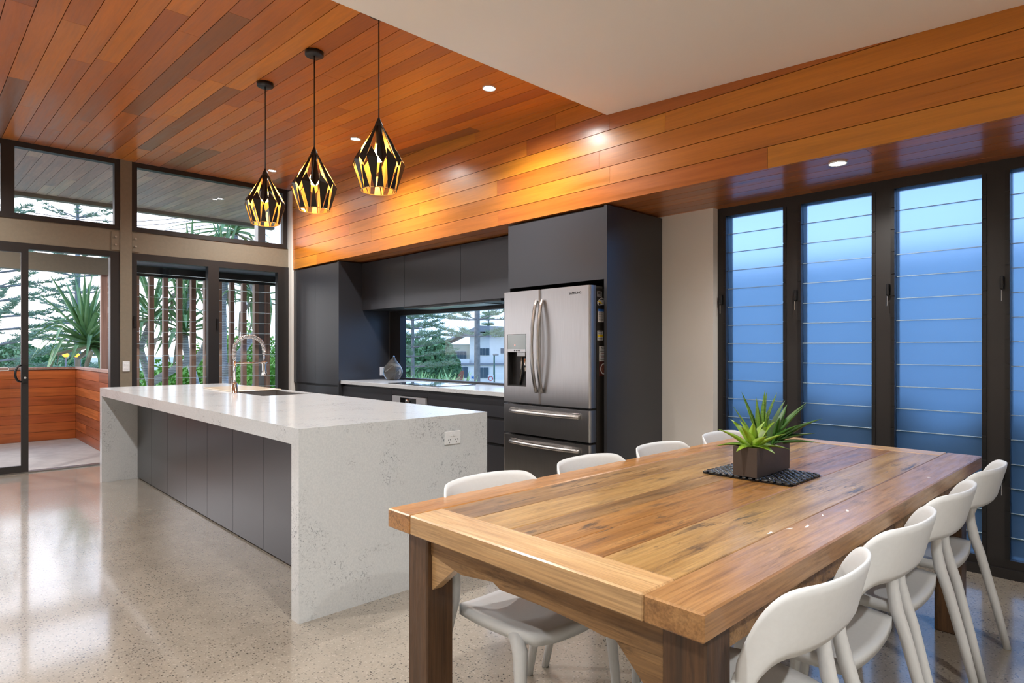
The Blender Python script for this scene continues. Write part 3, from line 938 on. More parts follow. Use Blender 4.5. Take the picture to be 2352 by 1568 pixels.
for (a, b), lab in zip(((-6.973, -6.04), (-6.038, -5.02), (-5.018, -3.976)), olab):
    cabinet('overhead_cupboard', lab, a, b, 4.05, YK - .002, 1.80, 2.385, [(a, b, 1.797, 2.385)])
rh = thing('range_hood', 'slim built-in range hood under the overhead cupboards', 'range hood', (-5.35, 4.2, 1.76))
bx(-6.06, -4.42, 4.06, 4.42, 1.778, 1.798).build('hood_body', M['charcoal_dark'], rh)
MB().cbox(-5.85, -4.72, 4.10, 4.36, 1.770, 1.778, .003).build('filter_panel', M['steel_dark'], rh)

fh = thing('fridge_housing', 'tall charcoal cabinet surround above and beside the fridge', 'cabinet', (-3.42, 4.08, 0))
bx(-3.974, -3.950, 3.74, YK - .002, 0, 2.385).build('side_panel', M['charcoal'], fh)
bx(-2.905, -2.878, 3.715, YK - .001, 0, 2.385).build('side_panel', M['charcoal'], fh)
bx(-3.948, -2.907, 3.742, YK - .002, 1.85, 2.385).build('carcass', M['charcoal_dark'], fh)
bx(-3.946, -2.909, 3.72, 3.74, 1.835, 2.372).build('door', M['charcoal'], fh)

# ------------------------------------------------------------------ fridge
FX0, FX1, FY = -3.885, -2.945, 3.60
fr_ = thing('fridge', 'stainless french door fridge with two bottom drawers', 'fridge', ((FX0 + FX1) / 2, 4.0, 0))
bx(FX0 + .005, FX1, FY + .075, 4.36, .02, 1.765).build('body', plain('dark grey fridge side', srgb(46, 42, 38), .45), fr_)
for s_ in (FX0 + .1, FX1 - .1):
    bx(s_ - .03, s_ + .03, FY + .12, FY + .2, 0, .02).build('foot', M['black_plastic'], fr_)
def fdoor(name, x0, x1, z0, z1, hole=None):
    """panel with softly rounded vertical edges"""
    m = MB()
    def slab(a, b, c, d):
        r = .014
        poly = [(a, FY + .07), (a, FY + r)] if a > x0 + 1e-6 else [(a, FY + .07), (a, FY + r), (a + .3 * r, FY + .3 * r), (a + r, FY)]
        if a > x0 + 1e-6: poly = [(a, FY + .07), (a, FY)]
        poly += [(b, FY), (b, FY + .07)] if b < x1 - 1e-6 else [(b - r, FY), (b - .3 * r, FY + .3 * r), (b, FY + r), (b, FY + .07)]
        m.prism(poly, c, d, 'z')
    if hole is None: slab(x0, x1, z0, z1)
    else:
        hx0, hx1, hz0, hz1 = hole
        slab(x0, hx0, z0, z1); slab(hx1, x1, z0, z1); slab(hx0, hx1, z0, hz0); slab(hx0, hx1, hz1, z1)
    return m.build(name, M['stainless'], fr_)
mid = -3.455
dl_ = fdoor('door', FX0, mid - .003, .872, 1.787, (-3.835, -3.612, 1.005, 1.435))
dr_ = fdoor('door', mid + .003, FX1, .872, 1.787)
d1 = fdoor('drawer', FX0, FX1, .618, .856)
d2 = fdoor('drawer', FX0, FX1, .06, .600)
# dispenser
m = MB()
m.box(-3.835, -3.612, FY + .055, FY + .065, 1.005, 1.435)
m.box(-3.835, -3.828, FY + .004, FY + .055, 1.005, 1.435); m.box(-3.619, -3.612, FY + .004, FY + .055, 1.005, 1.435)
m.box(-3.828, -3.619, FY + .004, FY + .055, 1.005, 1.012)
ds = m.build('dispenser_recess', M['charcoal_dark'], dl_)
bx(-3.83, -3.617, FY - .001, FY + .05, 1.312, 1.433).build('display', M['teal_lcd'], dl_)
bx(-3.83, -3.617, FY - .003, FY + .05, 1.288, 1.312).build('button_bar', M['stainless'], dl_)
for k in range(3):
    MB().tube([(-3.745 + .025 * k, FY - .003, 1.300), (-3.745 + .025 * k, FY - .005, 1.300)], .007, 10).build('button', M['ink'], dl_)
MB().tube([(-3.745, FY - .001, 1.345), (-3.745, FY - .003, 1.345)], .004, 8).build('indicator', M['red_led'], dl_)
MB().cbox(-3.73, -3.63, FY + .006, FY + .05, 1.25, 1.288, .004).build('spout', M['steel_dark'], dl_)
MB().tube([(-3.69, FY + .03, 1.25), (-3.70, FY + .035, 1.15), (-3.735, FY + .045, 1.015)], [.012, .012, .009], 8).build('paddle', M['steel_dark'], dl_)
MB().tube([(-3.645, FY + .02, 1.235), (-3.645, FY + .03, 1.13)], .013, 8).build('paddle', M['chrome'], dl_)
def vhandle(x, par):
    pts = []
    for k in range(17):
        f_ = k / 16
        pts.append((x, FY - .012 - .055 * math.sin(math.pi * f_) ** .8, 1.70 - .735 * f_))
    MB().tube(pts, .0155, 10, flat=.8).build('handle', M['stainless'], par)
vhandle(mid - .032, dl_); vhandle(mid + .032, dr_)
def hhandle(z, par):
    pts = []
    for k in range(15):
        f_ = k / 14
        pts.append((-3.79 + .75 * f_, FY - .014 - .038 * math.sin(math.pi * f_) ** .8, z))
    MB().tube(pts, .0145, 10).build('handle', M['stainless'], par)
    for xx in (-3.755, -3.075):
        MB().cbox(xx - .045, xx + .045, FY - .0025, FY + .001, z - .012, z + .026, .001).build('handle_seat', M['steel_dark'], par)
hhandle(.80, d1); hhandle(.545, d2)
bx(FX1 - .13, FX1 - .01, FY + .03, FY + .16, 1.765, 1.785).build('hinge_cover', plain('grey hinge cover', srgb(92, 90, 86), .5), fr_)

def text_obj(name, s, size, mat, loc, rot, parent, ext=.0006, align='CENTER'):
    cu = bpy.data.curves.new(name, 'FONT')
    cu.body = s; cu.size = size; cu.extrude = ext; cu.align_x = align; cu.align_y = 'CENTER'
    tmp = bpy.data.objects.new(name + '_t', cu)
    C.objects.link(tmp)
    bpy.context.view_layer.update()
    me = bpy.data.meshes.new_from_object(tmp.evaluated_get(bpy.context.evaluated_depsgraph_get()))
    bpy.data.objects.remove(tmp)
    me.name = name
    me.materials.clear(); me.materials.append(mat)
    o = bpy.data.objects.new(name, me); C.objects.link(o)
    o.parent = parent
    off = Vector(loc)
    p = parent
    while p is not None:
        off -= Vector(p.location); p = p.parent
    o.location = off; o.rotation_euler = rot
    return o
text_obj('brand_lettering', 'SAMSUNG', .027, M['ink'], (-3.09, FY - .0008, 1.735), (math.pi / 2, 0, 0), dr_)

# stickers and magnets on the fridge side (x = FX1 plane)
def magnet(name, label, cat, y0, y1, z0, z1, mat, th=.003):
    t_ = thing(name, label, cat, (FX1, (y0 + y1) / 2, (z0 + z1) / 2), group='stickers on the fridge side')
    bx(FX1 + .0003, FX1 + th, y0, y1, z0, z1).build('sheet', mat, t_)
    return t_
def lines(t_, y0, y1, zs, mat=None, th=.0034, h=.0035):
    m = MB()
    for z_ in zs: m.box(FX1 + .002, FX1 + th, y0, y1, z_ - h / 2, z_ + h / 2)
    m.build('print_lines', mat or M['ink'], t_)
RT = (math.pi / 2, 0, math.pi / 2)
mg = magnet('sticker', 'small silver rating sticker at the top of the fridge side', 'sticker', 3.682, 3.735, 1.705, 1.745, plain('silver sticker', srgb(150, 150, 152), .4))
lines(mg, 3.690, 3.722, (1.735, 1.725, 1.715), h=.006)
mg = thing('car_magnet', 'white car shaped fridge magnet with yellow stripe', 'magnet', (FX1, 3.74, 1.665), group='stickers on the fridge side')
MB().prism([(3.684, 1.650), (3.683, 1.668), (3.695, 1.676), (3.715, 1.692), (3.735, 1.699), (3.757, 1.694), (3.780, 1.684), (3.794, 1.676), (3.795, 1.655), (3.785, 1.647), (3.70, 1.639)], FX1 + .0003, FX1 + .003, 'x').build('car_body', M['paper_white'], mg)
MB().prism([(3.686, 1.670), (3.700, 1.676), (3.745, 1.655), (3.725, 1.650)], FX1 + .003, FX1 + .0036, 'x').build('stripe', M['yellow_print'], mg)
MB().prism([(3.706, 1.681), (3.722, 1.691), (3.748, 1.691), (3.765, 1.682)], FX1 + .003, FX1 + .0036, 'x').build('windows', M['ink'], mg)
for yy in (3.706, 3.772):
    MB().tube([(FX1 + .003, yy, 1.651), (FX1 + .0042, yy, 1.651)], .011, 10).build('wheel', M['ink'], mg)
mg = magnet('price_card', 'white card with a blue header on the fridge side', 'card', 3.692, 3.758, 1.515, 1.612, M['paper_white'])
bx(FX1 + .003, FX1 + .0036, 3.692, 3.758, 1.594, 1.612).build('header', M['blue_print'], mg)
lines(mg, 3.698, 3.720, [1.585 - .008 * k for k in range(8)]); lines(mg, 3.728, 3.750, [1.585 - .008 * k for k in range(8)])
mg = magnet('label_card', 'white card with a yellow band on the fridge side', 'card', 3.684, 3.752, 1.378, 1.450, M['paper_white'])
bx(FX1 + .003, FX1 + .0036, 3.684, 3.752, 1.402, 1.420).build('band', M['yellow_print'], mg)
lines(mg, 3.692, 3.742, (1.442, 1.434, 1.426, 1.394, 1.386))
mg = magnet('menu_card', 'white takeaway menu card on the fridge side', 'card', 3.706, 3.800, 1.220, 1.334, M['paper_white'])
text_obj('lettering', 'PIZZA', .024, M['ink'], (FX1 + .0032, 3.755, 1.319), RT, mg)
lines(mg, 3.716, 3.795, (1.296, 1.262, 1.246, 1.232)); lines(mg, 3.722, 3.790, (1.280, 1.254), M['ink_red'])
mg = magnet('pizza_card', 'maroon card with a round pizza picture on the fridge side', 'card', 3.706, 3.800, 1.108, 1.218, M['maroon_print'])
MB().tube([(FX1 + .003, 3.758, 1.163), (FX1 + .0038, 3.758, 1.163)], .042, 20).build('plate', M['paper_white'], mg)
MB().tube([(FX1 + .0036, 3.758, 1.163), (FX1 + .0046, 3.758, 1.163)], .034, 20).build('pizza', plain('pizza print', srgb(140, 84, 70), .6, noise=.5, nscale=90), mg)

# ------------------------------------------------------------------ vase and outlet on the kitchen bench
va = thing('glass_vase', 'smoky twisted onion shaped glass vase on the bench corner', 'vase', (-6.60, 4.255, .9305))
prof = [(.0, .004), (.055, .002), (.085, .02), (.112, .06), (.122, .10), (.115, .14), (.094, .18), (.066, .215), (.036, .25), (.020, .272), (.012, .29)]
m = MB().lathe(prof, 0, 0, 0, 28)
for i, v_ in enumerate(m.v):
    k_ = max(0, v_[2] - .17)
    m.v[i] = (v_[0] + k_ * k_ * 1.6, v_[1], v_[2])
m.build('vase_body', M['smoke_glass'], va, world=False)
MB().tube([(.0, 0, .245), (.02, 0, .275), (.028, 0, .30)], [.018, .014, .010], 10).build('neck', plain('blue glass neck', srgb(110, 150, 205), .08), va, world=False)
m = MB()
for k in range(5):
    a0 = k * 1.3
    pts = []
    for j in range(14):
        f_ = j / 13
        z_ = .02 + .19 * f_
        r_ = .116 * math.sin(math.pi * (.18 + .66 * f_)) + .004
        pts.append((r_ * math.cos(a0 + 2.2 * f_), r_ * math.sin(a0 + 2.2 * f_), z_))
    m.tube(pts, .0016, 4)
m.build('swirl_threads', plain('grey thread', srgb(150, 150, 144), .3), va, world=False)
gpo('power_outlet', (-6.975, 4.335, 1.03), 'white outlet on the pantry side behind the vase', 'y', .07, .11, False)

# ------------------------------------------------------------------ dining table
TZ, TX0, TX1, TY0, TY1, TT = .80, -1.732, -.617, 1.098, 3.692, .06
tb = thing('dining_table', 'heavy reclaimed timber dining table with worn plank top', 'table', ((TX0 + TX1) / 2, (TY0 + TY1) / 2, 0))
ew, sw = .125, .14
def plank(nm, x0, x1, y0, y1, z0, z1, mat, c=.004):
    return MB().cbox(x0, x1, y0, y1, z0, z1, c).build(nm, M[mat], tb)
plank('edge_plank', TX0, TX0 + sw - .018, TY0, TY1, TZ - TT, TZ, 'table_a')
plank('edge_plank', TX1 - sw, TX1, TY0, TY1, TZ - TT, TZ, 'table_d')
plank('end_plank', TX0 + sw - .017, TX1 - sw - .001, TY0, TY0 + ew, TZ - TT, TZ, 'table_end')
plank('end_plank', TX0 + sw - .017, TX1 - sw - .001, TY1 - ew, TY1, TZ - TT, TZ, 'table_end')
inner = [(.15, 'table_b'), (.16, 'table_c'), (.085, 'table_b'), (.10, 'table_e'), (.14, 'table_e'), (.20, 'table_c')]
tot = sum(w_ for w_, _ in inner)
xx = TX0 + sw - .017
full = (TX1 - sw - .001) - xx
for w_, mt in inner:
    ww = w_ / tot * full
    plank('top_plank', xx + .001, xx + ww - .001, TY0 + ew + .0015, TY1 - ew - .0015, TZ - TT + .012, TZ - .0012 - rnd.uniform(0, .001), mt, .002)
    xx += ww
ls = .105
legs = [(TX0 + .012, TY0 + .07), (TX1 - .035 - ls, TY0 + .07), (TX0 + .012, 3.447), (TX1 - .035 - ls, 3.447)]
for lx, ly in legs:
    MB().cbox(lx, lx + ls, ly, ly + ls, 0, TZ - TT, .005).build('leg', M['table_leg'], tb)
# aprons: the near one has a waney lower edge
def wavy_apron(y0, y1):
    x0, x1 = legs[0][0] + ls, legs[1][0]
    low = [(x0 + (x1 - x0) * f_, z_) for f_, z_ in ((0, 0.66), (0.181, 0.634), (0.341, 0.651), (0.381, 0.637), (0.462, 0.639), (0.561, 0.64), (0.722, 0.635), (0.8, 0.629), (1, 0.637))]
    MB().prism([(x0, TZ - TT)] + low + [(x1, TZ - TT)], y0, y1, 'y').build('apron', M['table_apron'], tb)
wavy_apron(TY0 + .085, TY0 + .125)
bx(legs[0][0] + ls, legs[1][0], 3.50, 3.535, .645, TZ - TT).build('apron', M['table_apron'], tb)
for lx in (TX0 + .035, TX1 - .085):
    bx(lx, lx + .035, legs[0][1] + ls, 3.447, .655, TZ - TT).build('apron', M['table_apron'], tb)
# corner brace
MB().prism([(legs[0][0] + ls, .655), (legs[0][0] + ls + .115, .64), (legs[0][0] + ls, .545)], TY0 + .09, TY0 + .13, 'y').build('corner_brace', M['table_end'], tb)
MB().prism([(legs[1][0], .655), (legs[1][0] - .14, .63), (legs[1][0], .50)], TY0 + .09, TY0 + .13, 'y').build('corner_brace', M['table_apron'], tb)
# flecks of old white paint and a chipped splinter on the top
pr = random.Random(5)
for px_, py_ in ((-.72, 1.86), (-.745, 1.80), (-.735, 2.02), (-.70, 2.13), (-.80, 2.50), (-.765, 1.72), (-.66, 2.92)):
    ang, ln = pr.uniform(-.4, .5), pr.uniform(.010, .022)
    a = []
    for k in range(9):
        q = 2 * math.pi * k / 9
        r_ = pr.uniform(.45, 1.1)
        dx_, dy_ = .0045 * r_ * math.cos(q), ln * r_ * math.sin(q)
        a.append((px_ + dx_ * math.cos(ang) - dy_ * math.sin(ang), py_ + dx_ * math.sin(ang) + dy_ * math.cos(ang)))
    MB().prism(a, TZ - .001, TZ + .0004, 'z').build('paint_fleck', M['paper_white'], tb)

# ------------------------------------------------------------------ chairs
def chair_proto():
    root = thing('dining_chair', 'x', 'chair', group='white moulded chairs round the table')
    # backrest: curved band with a roll at the rim
    NS, NTT = 48, 8
    def plan(s, z):
        """s in -1..1 -> (x, y) on the band's centre surface"""
        ph = s * math.radians(88)
        e_ = 2.35
        cy = math.copysign(abs(math.sin(ph)) ** (2 / e_), s)
        cx = abs(math.cos(ph)) ** (2 / e_)
        lean = (z - .60) * .27
        depth = .092
        return (-.095 - lean * cx - depth * cx - .02 * (z - .6), .245 * cy)
    verts_o, faces = [], []
    th = .011
    rows = []
    for i in range(NS + 1):
        s = -1 + 2 * i / NS
        a = abs(s)
        zt = .838 - .018 * a ** 2 - (.155 * ((a - .45) / .55) ** 2.8 if a > .45 else 0)
        zb = .688 - .010 * a - (.165 * ((a - .50) / .50) ** 2.3 if a > .50 else 0)
        col_ = []
        for j in range(NTT + 1):
            z_ = zb + (zt - zb) * j / NTT
            x_, y_ = plan(s, z_)
            col_.append(Vector((x_, y_, z_)))
        rows.append(col_)
    m = MB()
    nv = NTT + 1
    outer, innr = [], []
    for i in range(NS + 1):
        for j in range(nv):
            p = rows[i][j]
            q = rows[min(i + 1, NS)][j] - rows[max(i - 1, 0)][j]
            r_ = rows[i][min(j + 1, NTT)] - rows[i][max(j - 1, 0)]
            n_ = q.cross(r_).normalized()
            taper = .55 if j in (0, NTT) else 1.0
            tt = th * taper * .5 * (1 + .5 * (1 - j / NTT))
            outer.append(p + n_ * tt); innr.append(p - n_ * tt)
    vs_ = outer + innr
    K = len(outer)
    fs = []
    idx = lambda i, j: i * nv + j
    for i in range(NS):
        for j in range(NTT):
            fs.append((idx(i, j), idx(i + 1, j), idx(i + 1, j + 1), idx(i, j + 1)))
            fs.append((K + idx(i, j), K + idx(i, j + 1), K + idx(i + 1, j + 1), K + idx(i + 1, j)))
        fs.append((idx(i, 0), K + idx(i, 0), K + idx(i + 1, 0), idx(i + 1, 0)))
        fs.append((idx(i, NTT), idx(i + 1, NTT), K + idx(i + 1, NTT), K + idx(i, NTT)))
    for i in (0, NS):
        for j in range(NTT):
            fs.append((idx(i, j), idx(i, j + 1), K + idx(i, j + 1), K + idx(i, j)))
    m.add(vs_, fs, 0, True)
    m.build('backrest', M['chair'], root, world=False)
    # seat: dished rounded shell with a thick rim
    m = MB()
    NX, NY = 14, 14
    def seat_pt(a, b):
        # a 0 rear..1 front, b -1..1
        x_ = -.104 + .329 * a
        hw = .215 + .018 * math.sin(math.pi * min(1, a * 1.1)) - (.03 * ((a - .75) / .25) ** 2 if a > .75 else 0)
        x_ += .022 * (1 - b * b) * (1 if a > .5 else 0) * ((a - .5) / .5) - .014 * (1 - b * b) * (1 - a) ** 3
        z_ = .452 - .018 * (1 - b * b) * math.sin(math.pi * min(1, max(0, a))) + .010 * abs(b) ** 3 - .018 * a ** 5 - .010 * (1 - a) ** 2
        return Vector((x_, hw * b, z_))
    top = [seat_pt(i / NX, -1 + 2 * j / NY) for i in range(NX + 1) for j in range(NY + 1)]
    bot = [p - Vector((0, 0, .020 + .016 * (max(abs(-1 + 2 * (k % (NY + 1)) / NY), abs(-1 + 2 * (k // (NY + 1)) / NX)) ** 4))) for k, p in enumerate(top)]
    K = len(top)
    fs = []
    ix = lambda i, j: i * (NY + 1) + j
    for i in range(NX):
        for j in range(NY):
            fs.append((ix(i, j), ix(i + 1, j), ix(i + 1, j + 1), ix(i, j + 1)))
            fs.append((K + ix(i, j), K + ix(i, j + 1), K + ix(i + 1, j + 1), K + ix(i + 1, j)))
        for j in (0, NY): fs.append((ix(i, j), ix(i + 1, j), K + ix(i + 1, j), K + ix(i, j)))
    for j in range(NY):
        for i in (0, NX): fs.append((ix(i, j), ix(i, j + 1), K + ix(i, j + 1), K + ix(i, j)))
    m.add(top + bot, fs, 0, True)
    m.build('seat', M['chair'], root, world=False)
    for s_ in (-1, 1):
        MB().tube([(-.100, .240 * s_, .640), (-.098, .241 * s_, .61), (-.098, .239 * s_, .54), (-.112, .232 * s_, .47), (-.135, .232 * s_, .40), (-.185, .240 * s_, .20), (-.23, .246 * s_, .0)],
                  [.006, .014, .019, .021, .0195, .0175, .0145], 10).build('leg', M['chair'], root, world=False)
        MB().tube([(.120, .195 * s_, .432), (.165, .208 * s_, .425), (.190, .216 * s_, .39), (.198, .222 * s_, .32), (.212, .232 * s_, .15), (.222, .240 * s_, .0)],
                  [.018, .023, .024, .0205, .017, .014], 10).build('leg', M['chair'], root, world=False)
    return root
proto = chair_proto()
right_y = [1.47, 2.055, 2.61, 3.21]
left_y = [1.545, 2.13, 2.69, 3.31]
rl = ['nearest white chair on the right side of the table', 'second nearest white chair on the right side of the table', 'third white chair along the right side of the table', 'farthest white chair on the right side, by the louvres']
ll = ['nearest white chair on the island side of the table', 'second white chair on the island side, in front of the fridge', 'third white chair on the island side, by the charcoal panel', 'farthest white chair on the island side, beside the plant']
first = True
for side, ys_, labs in ((1, right_y, rl), (-1, left_y, ll)):
    for yy, lab in zip(ys_, labs):
        o = proto if first else copy_tree(proto)
        first = False
        o['label'] = lab
        o.location = (-.717 if side == 1 else -1.55, yy, 0)
        o.rotation_euler = (0, 0, math.pi if side == 1 else 0)

# ------------------------------------------------------------------ mat, pot, plant
mt_ = thing('pebble_mat', 'black pebble mat under the plant pot', 'mat', (-1.145, 2.495, TZ))
bx(-1.325, -.965, 2.350, 2.640, TZ, TZ + .002).build('backing_net', M['black_plastic'], mt_)
pm = MB().lathe([(.0, 0), (.0100, .001), (.0125, .005), (.0100, .0095), (.0, .011)], 0, 0, 0, 9).mesh('pebble', M['pebble'])
nx, ny = 13, 17
for i in range(nx):
    for j in range(ny):
        px_ = -1.325 + .36 * (i + .5 + (.25 if j % 2 else -.25)) / nx
        py_ = 2.350 + .29 * (j + .5) / ny
        s_ = rnd.uniform(.92, 1.06)
        inst('pebble', pm, mt_, (px_ - mt_.location.x, py_ - mt_.location.y, .001), (0, 0, rnd.uniform(0, 6)), (s_ * 1.12, s_ * .84 * 1.05, s_))
PZ = TZ + .012
PX0, PX1, PY0, PY1, PH = -1.195, -1.098, 2.352, 2.655, .115
pt_ = thing('planter', 'dark brown rectangular planter box on the pebble mat', 'planter', ((PX0 + PX1) / 2, (PY0 + PY1) / 2, PZ))
m = MB()
tk = .004
m.box(PX0, PX1, PY0, PY1, PZ, PZ + .005)
m.box(PX0, PX0 + tk, PY0, PY1, PZ + .005, PZ + PH); m.box(PX1 - tk, PX1, PY0, PY1, PZ + .005, PZ + PH)
m.box(PX0 + tk, PX1 - tk, PY0, PY0 + tk, PZ + .005, PZ + PH); m.box(PX0 + tk, PX1 - tk, PY1 - tk, PY1, PZ + .005, PZ + PH)
m.build('box', M['pot'], pt_)
bx(PX0 + tk, PX1 - tk, PY0 + tk, PY1 - tk, PZ + .005, PZ + PH - .014).build('soil', M['soil'], pt_)

def strap_leaf(L, w, th_, droop, fold, n=8, tip=1.0, belly=.35):
    """leaf along +X, rising by nothing, drooping by droop (m); V-folded"""
    m = MB()
    vs_ = []
    for i in range(n + 1):
        f_ = i / n
        hw = w * (math.sin(math.pi * min(1, (f_ * (1 - belly) + belly * 1.0)) ** 1.0) if belly < .5 else 1) if False else w * (1 - f_ ** 2.2) * (.55 + .45 * math.sin(math.pi * min(f_ * 1.4 + .12, 1.0) * .5 + .2))
        x_ = L * f_
        z_ = -droop * f_ ** 2
        vs_ += [(x_, -hw, z_ + fold * hw), (x_, 0, z_), (x_, hw, z_ + fold * hw), (x_, 0, z_ - th_ * (1 - f_))]
    fs = []
    for i in range(n):
        a, b = 4 * i, 4 * (i + 1)
        fs += [(a, a + 1, b + 1, b), (a + 1, a + 2, b + 2, b + 1), (a + 2, a + 3, b + 3, b + 2), (a + 3, a, b, b + 3)]
    m.add(vs_, fs, 0, True)
    return m
def place_leaf(parent, me, base, az, el, sc=1.0, roll=0.0, name='leaf'):
    o = inst(name, me, parent, base, (0, 0, 0), (sc, sc, sc))
    o.rotation_mode = 'QUATERNION'
    o.rotation_quaternion = Quaternion((0, 0, 1), az) @ Quaternion((0, 1, 0), -el) @ Quaternion((1, 0, 0), roll)
    return o
pl_ = thing('succulent_plant', 'mixed green spiky succulents growing in the brown planter', 'plant', ((PX0 + PX1) / 2, (PY0 + PY1) / 2, PZ + PH - .014))
pr = random.Random(3)
ros = strap_leaf(.15, .030, .008, .03, .5).mesh('leaf', M['succ_light'])
ros2 = strap_leaf(.13, .024, .006, .05, .45).mesh('leaf', M['succ_light'])
spk = strap_leaf(.24, .017, .006, .0, .6).mesh('leaf', M['succ_band'])
spk2 = strap_leaf(.20, .020, .006, .03, .6).mesh('leaf', M['succ_dark'])
bl = Vector((0, -.085, 0))          # light rosette near the front end of the box
for k in range(7): place_leaf(pl_, ros, bl + Vector((.008 * math.cos(k), .008 * math.sin(k), 0)), k * .9 + .2, math.radians(42 + 16 * (k % 2)), pr.uniform(.85, 1.05))
for k in range(6): place_leaf(pl_, ros2, bl, k * 1.05 + .5, math.radians(22), pr.uniform(.9, 1.05))
for k in range(3): place_leaf(pl_, ros, bl, k * 2.1 + 1.0, math.radians(74), .82)
ms = Vector((-.01, .0, 0))          # tall banded spikes
for az, el, sc in ((2.9, 66, 1.0), (3.6, 58, .82), (1.2, 84, .95), (-.4, 86, .98), (.9, 70, .98), (-1.5, 80, .8), (2.2, 76, .84), (3.3, 72, .75), (-.9, 66, .7)):
    place_leaf(pl_, spk, ms + Vector((pr.uniform(-.012, .012), pr.uniform(-.012, .02), 0)), az, math.radians(el), sc)
dk = Vector((.0, .075, 0))          # darker arching ones at the back end
for k, (az, el, sc) in enumerate(((.3, 62, 1.05), (1.3, 48, 1.1), (1.7, 30, 1.05), (.9, 20, 1.1), (.55, 38, 1.12), (2.2, 55, .9), (-.3, 42, .9), (1.1, 75, 1.0), (.1, 16, .95), (2.8, 40, .8), (-1.0, 58, .8), (1.55, 62, 1.0), (.75, 58, 1.15), (1.0, 34, 1.15))):
    place_leaf(pl_, spk2, dk + Vector((pr.uniform(-.012, .012), pr.uniform(-.02, .03), 0)), az, math.radians(el), sc)

# ------------------------------------------------------------------ balcony and eaves outside the left wall
XBAL = -11.24
struct('floor_balcony', bx(XBAL - .10, XW - .12, YS, 1.80, -.14, -.012), M['concrete_out'], 'pale concrete balcony floor outside the sliding door', 'floor')
def balustrade(name, label, wall, cap_, boards, axis):
    w_ = struct(name, wall, M['board_gap'], label, 'balustrade')
    cap_.build('capping', M['batten'], w_)
    for b_ in boards: b_.build('plank', M['cedar_out_y'] if axis == 'y' else M['cedar_out_x'], w_)
bp = .128
zs_ = [-.012 + bp * k for k in range(8)]
bds = []
for z_ in zs_:
    cut = rnd.uniform(-1.5, .6)
    for a, b in ((YS, cut), (cut, 1.722)):
        bds.append(bx(XBAL - .022, XBAL, a + .001, b - .001, z_ + .002, z_ + bp - .002))
balustrade('wall_balcony_far', 'cedar board balustrade at the far side of the balcony', bx(XBAL - .08, XBAL - .024, YS, 1.80, -.012, 1.015), bx(XBAL - .10, XBAL + .012, YS, 1.80, 1.018, 1.05), bds, 'y')
bds = []
for z_ in zs_:
    cut = rnd.uniform(-10.6, -9.2)
    for a, b in ((XBAL + .001, cut), (cut, XW - .125)):
        bds.append(bx(a + .001, b - .001, 1.724, 1.746, z_ + .002, z_ + bp - .002))
balustrade('wall_balcony_side', 'cedar board balustrade returning beside the door opening', bx(XBAL, XW - .125, 1.748, 1.80, -.012, 1.015), bx(XBAL + .014, XW - .125, 1.712, 1.81, 1.018, 1.05), bds, 'x')
struct('trim_5', bx(-11.34, -11.18, YS, 2.20, 2.448, 2.70), M['taupe'], 'taupe outer eave beam above the balcony', 'beam')
struct('trim_6', bx(-11.30, -11.22, 2.04, 2.13, -3.2, 2.448), M['batten'], 'brown timber post at the balcony corner', 'post')

# vertical batten screen
bs = thing('batten_screen', 'screen of tall brown vertical battens outside the louvre windows', 'screen', (-9.3, 3.0, -.2))
bx(-9.36, -9.26, 1.85, 4.4, 2.27, 2.40).build('head_beam', M['dark_frame'], bs)
bx(-9.36, -8.48, 1.85, 4.4, 2.41, 2.46).build('canopy_panel', plain('pale blue grey panel', srgb(150, 158, 172), .6), bs)
yb = 1.88
while yb < 4.3:
    bx(-9.345, -9.265, yb, yb + .058, -.2, 2.27).build('batten', M['batten'], bs); yb += .172
struct('trim_7', bx(-9.50, -9.36, 3.69, 3.80, -3.2, zc(-9.4)), plain('pale grey post', srgb(150, 154, 162), .6), 'pale grey outer post behind the battens', 'post')
struct('wall_outer', bx(-9.9, -8.48, 4.42, 4.6, -3.2, zc(-9.0) - .02), plain('grey outer render', srgb(140, 142, 148), .8), 'grey rendered return wall outside the corner window', 'wall')

# ------------------------------------------------------------------ grounds
GZ = -3.2
struct('ground', bx(-420, 220, -320, 420, GZ - .5, GZ), M['grass'], 'grassy ground far below the balcony', 'ground')
struct('wall_neighbour', bx(-7, 9, 9.2, 9.4, GZ, 2.58), M['neighbour'], 'pale neighbouring wall seen blurred through the frosted louvres', 'wall')
hd_ = thing('hedge', 'dark hedge in front of the neighbouring wall', 'hedge', (1, 8.3, GZ))
hm = MB()
hr = random.Random(8)
n = 40
for k in range(n):
    x0 = -6 + 14 * k / n
    hm.cbox(x0, x0 + .42, 7.9 + hr.uniform(-.1, .1), 8.8 + hr.uniform(-.1, .1), GZ, .50 + hr.uniform(-.2, .2), .08)
hm.build('foliage', M['hedge_dark'], hd_)

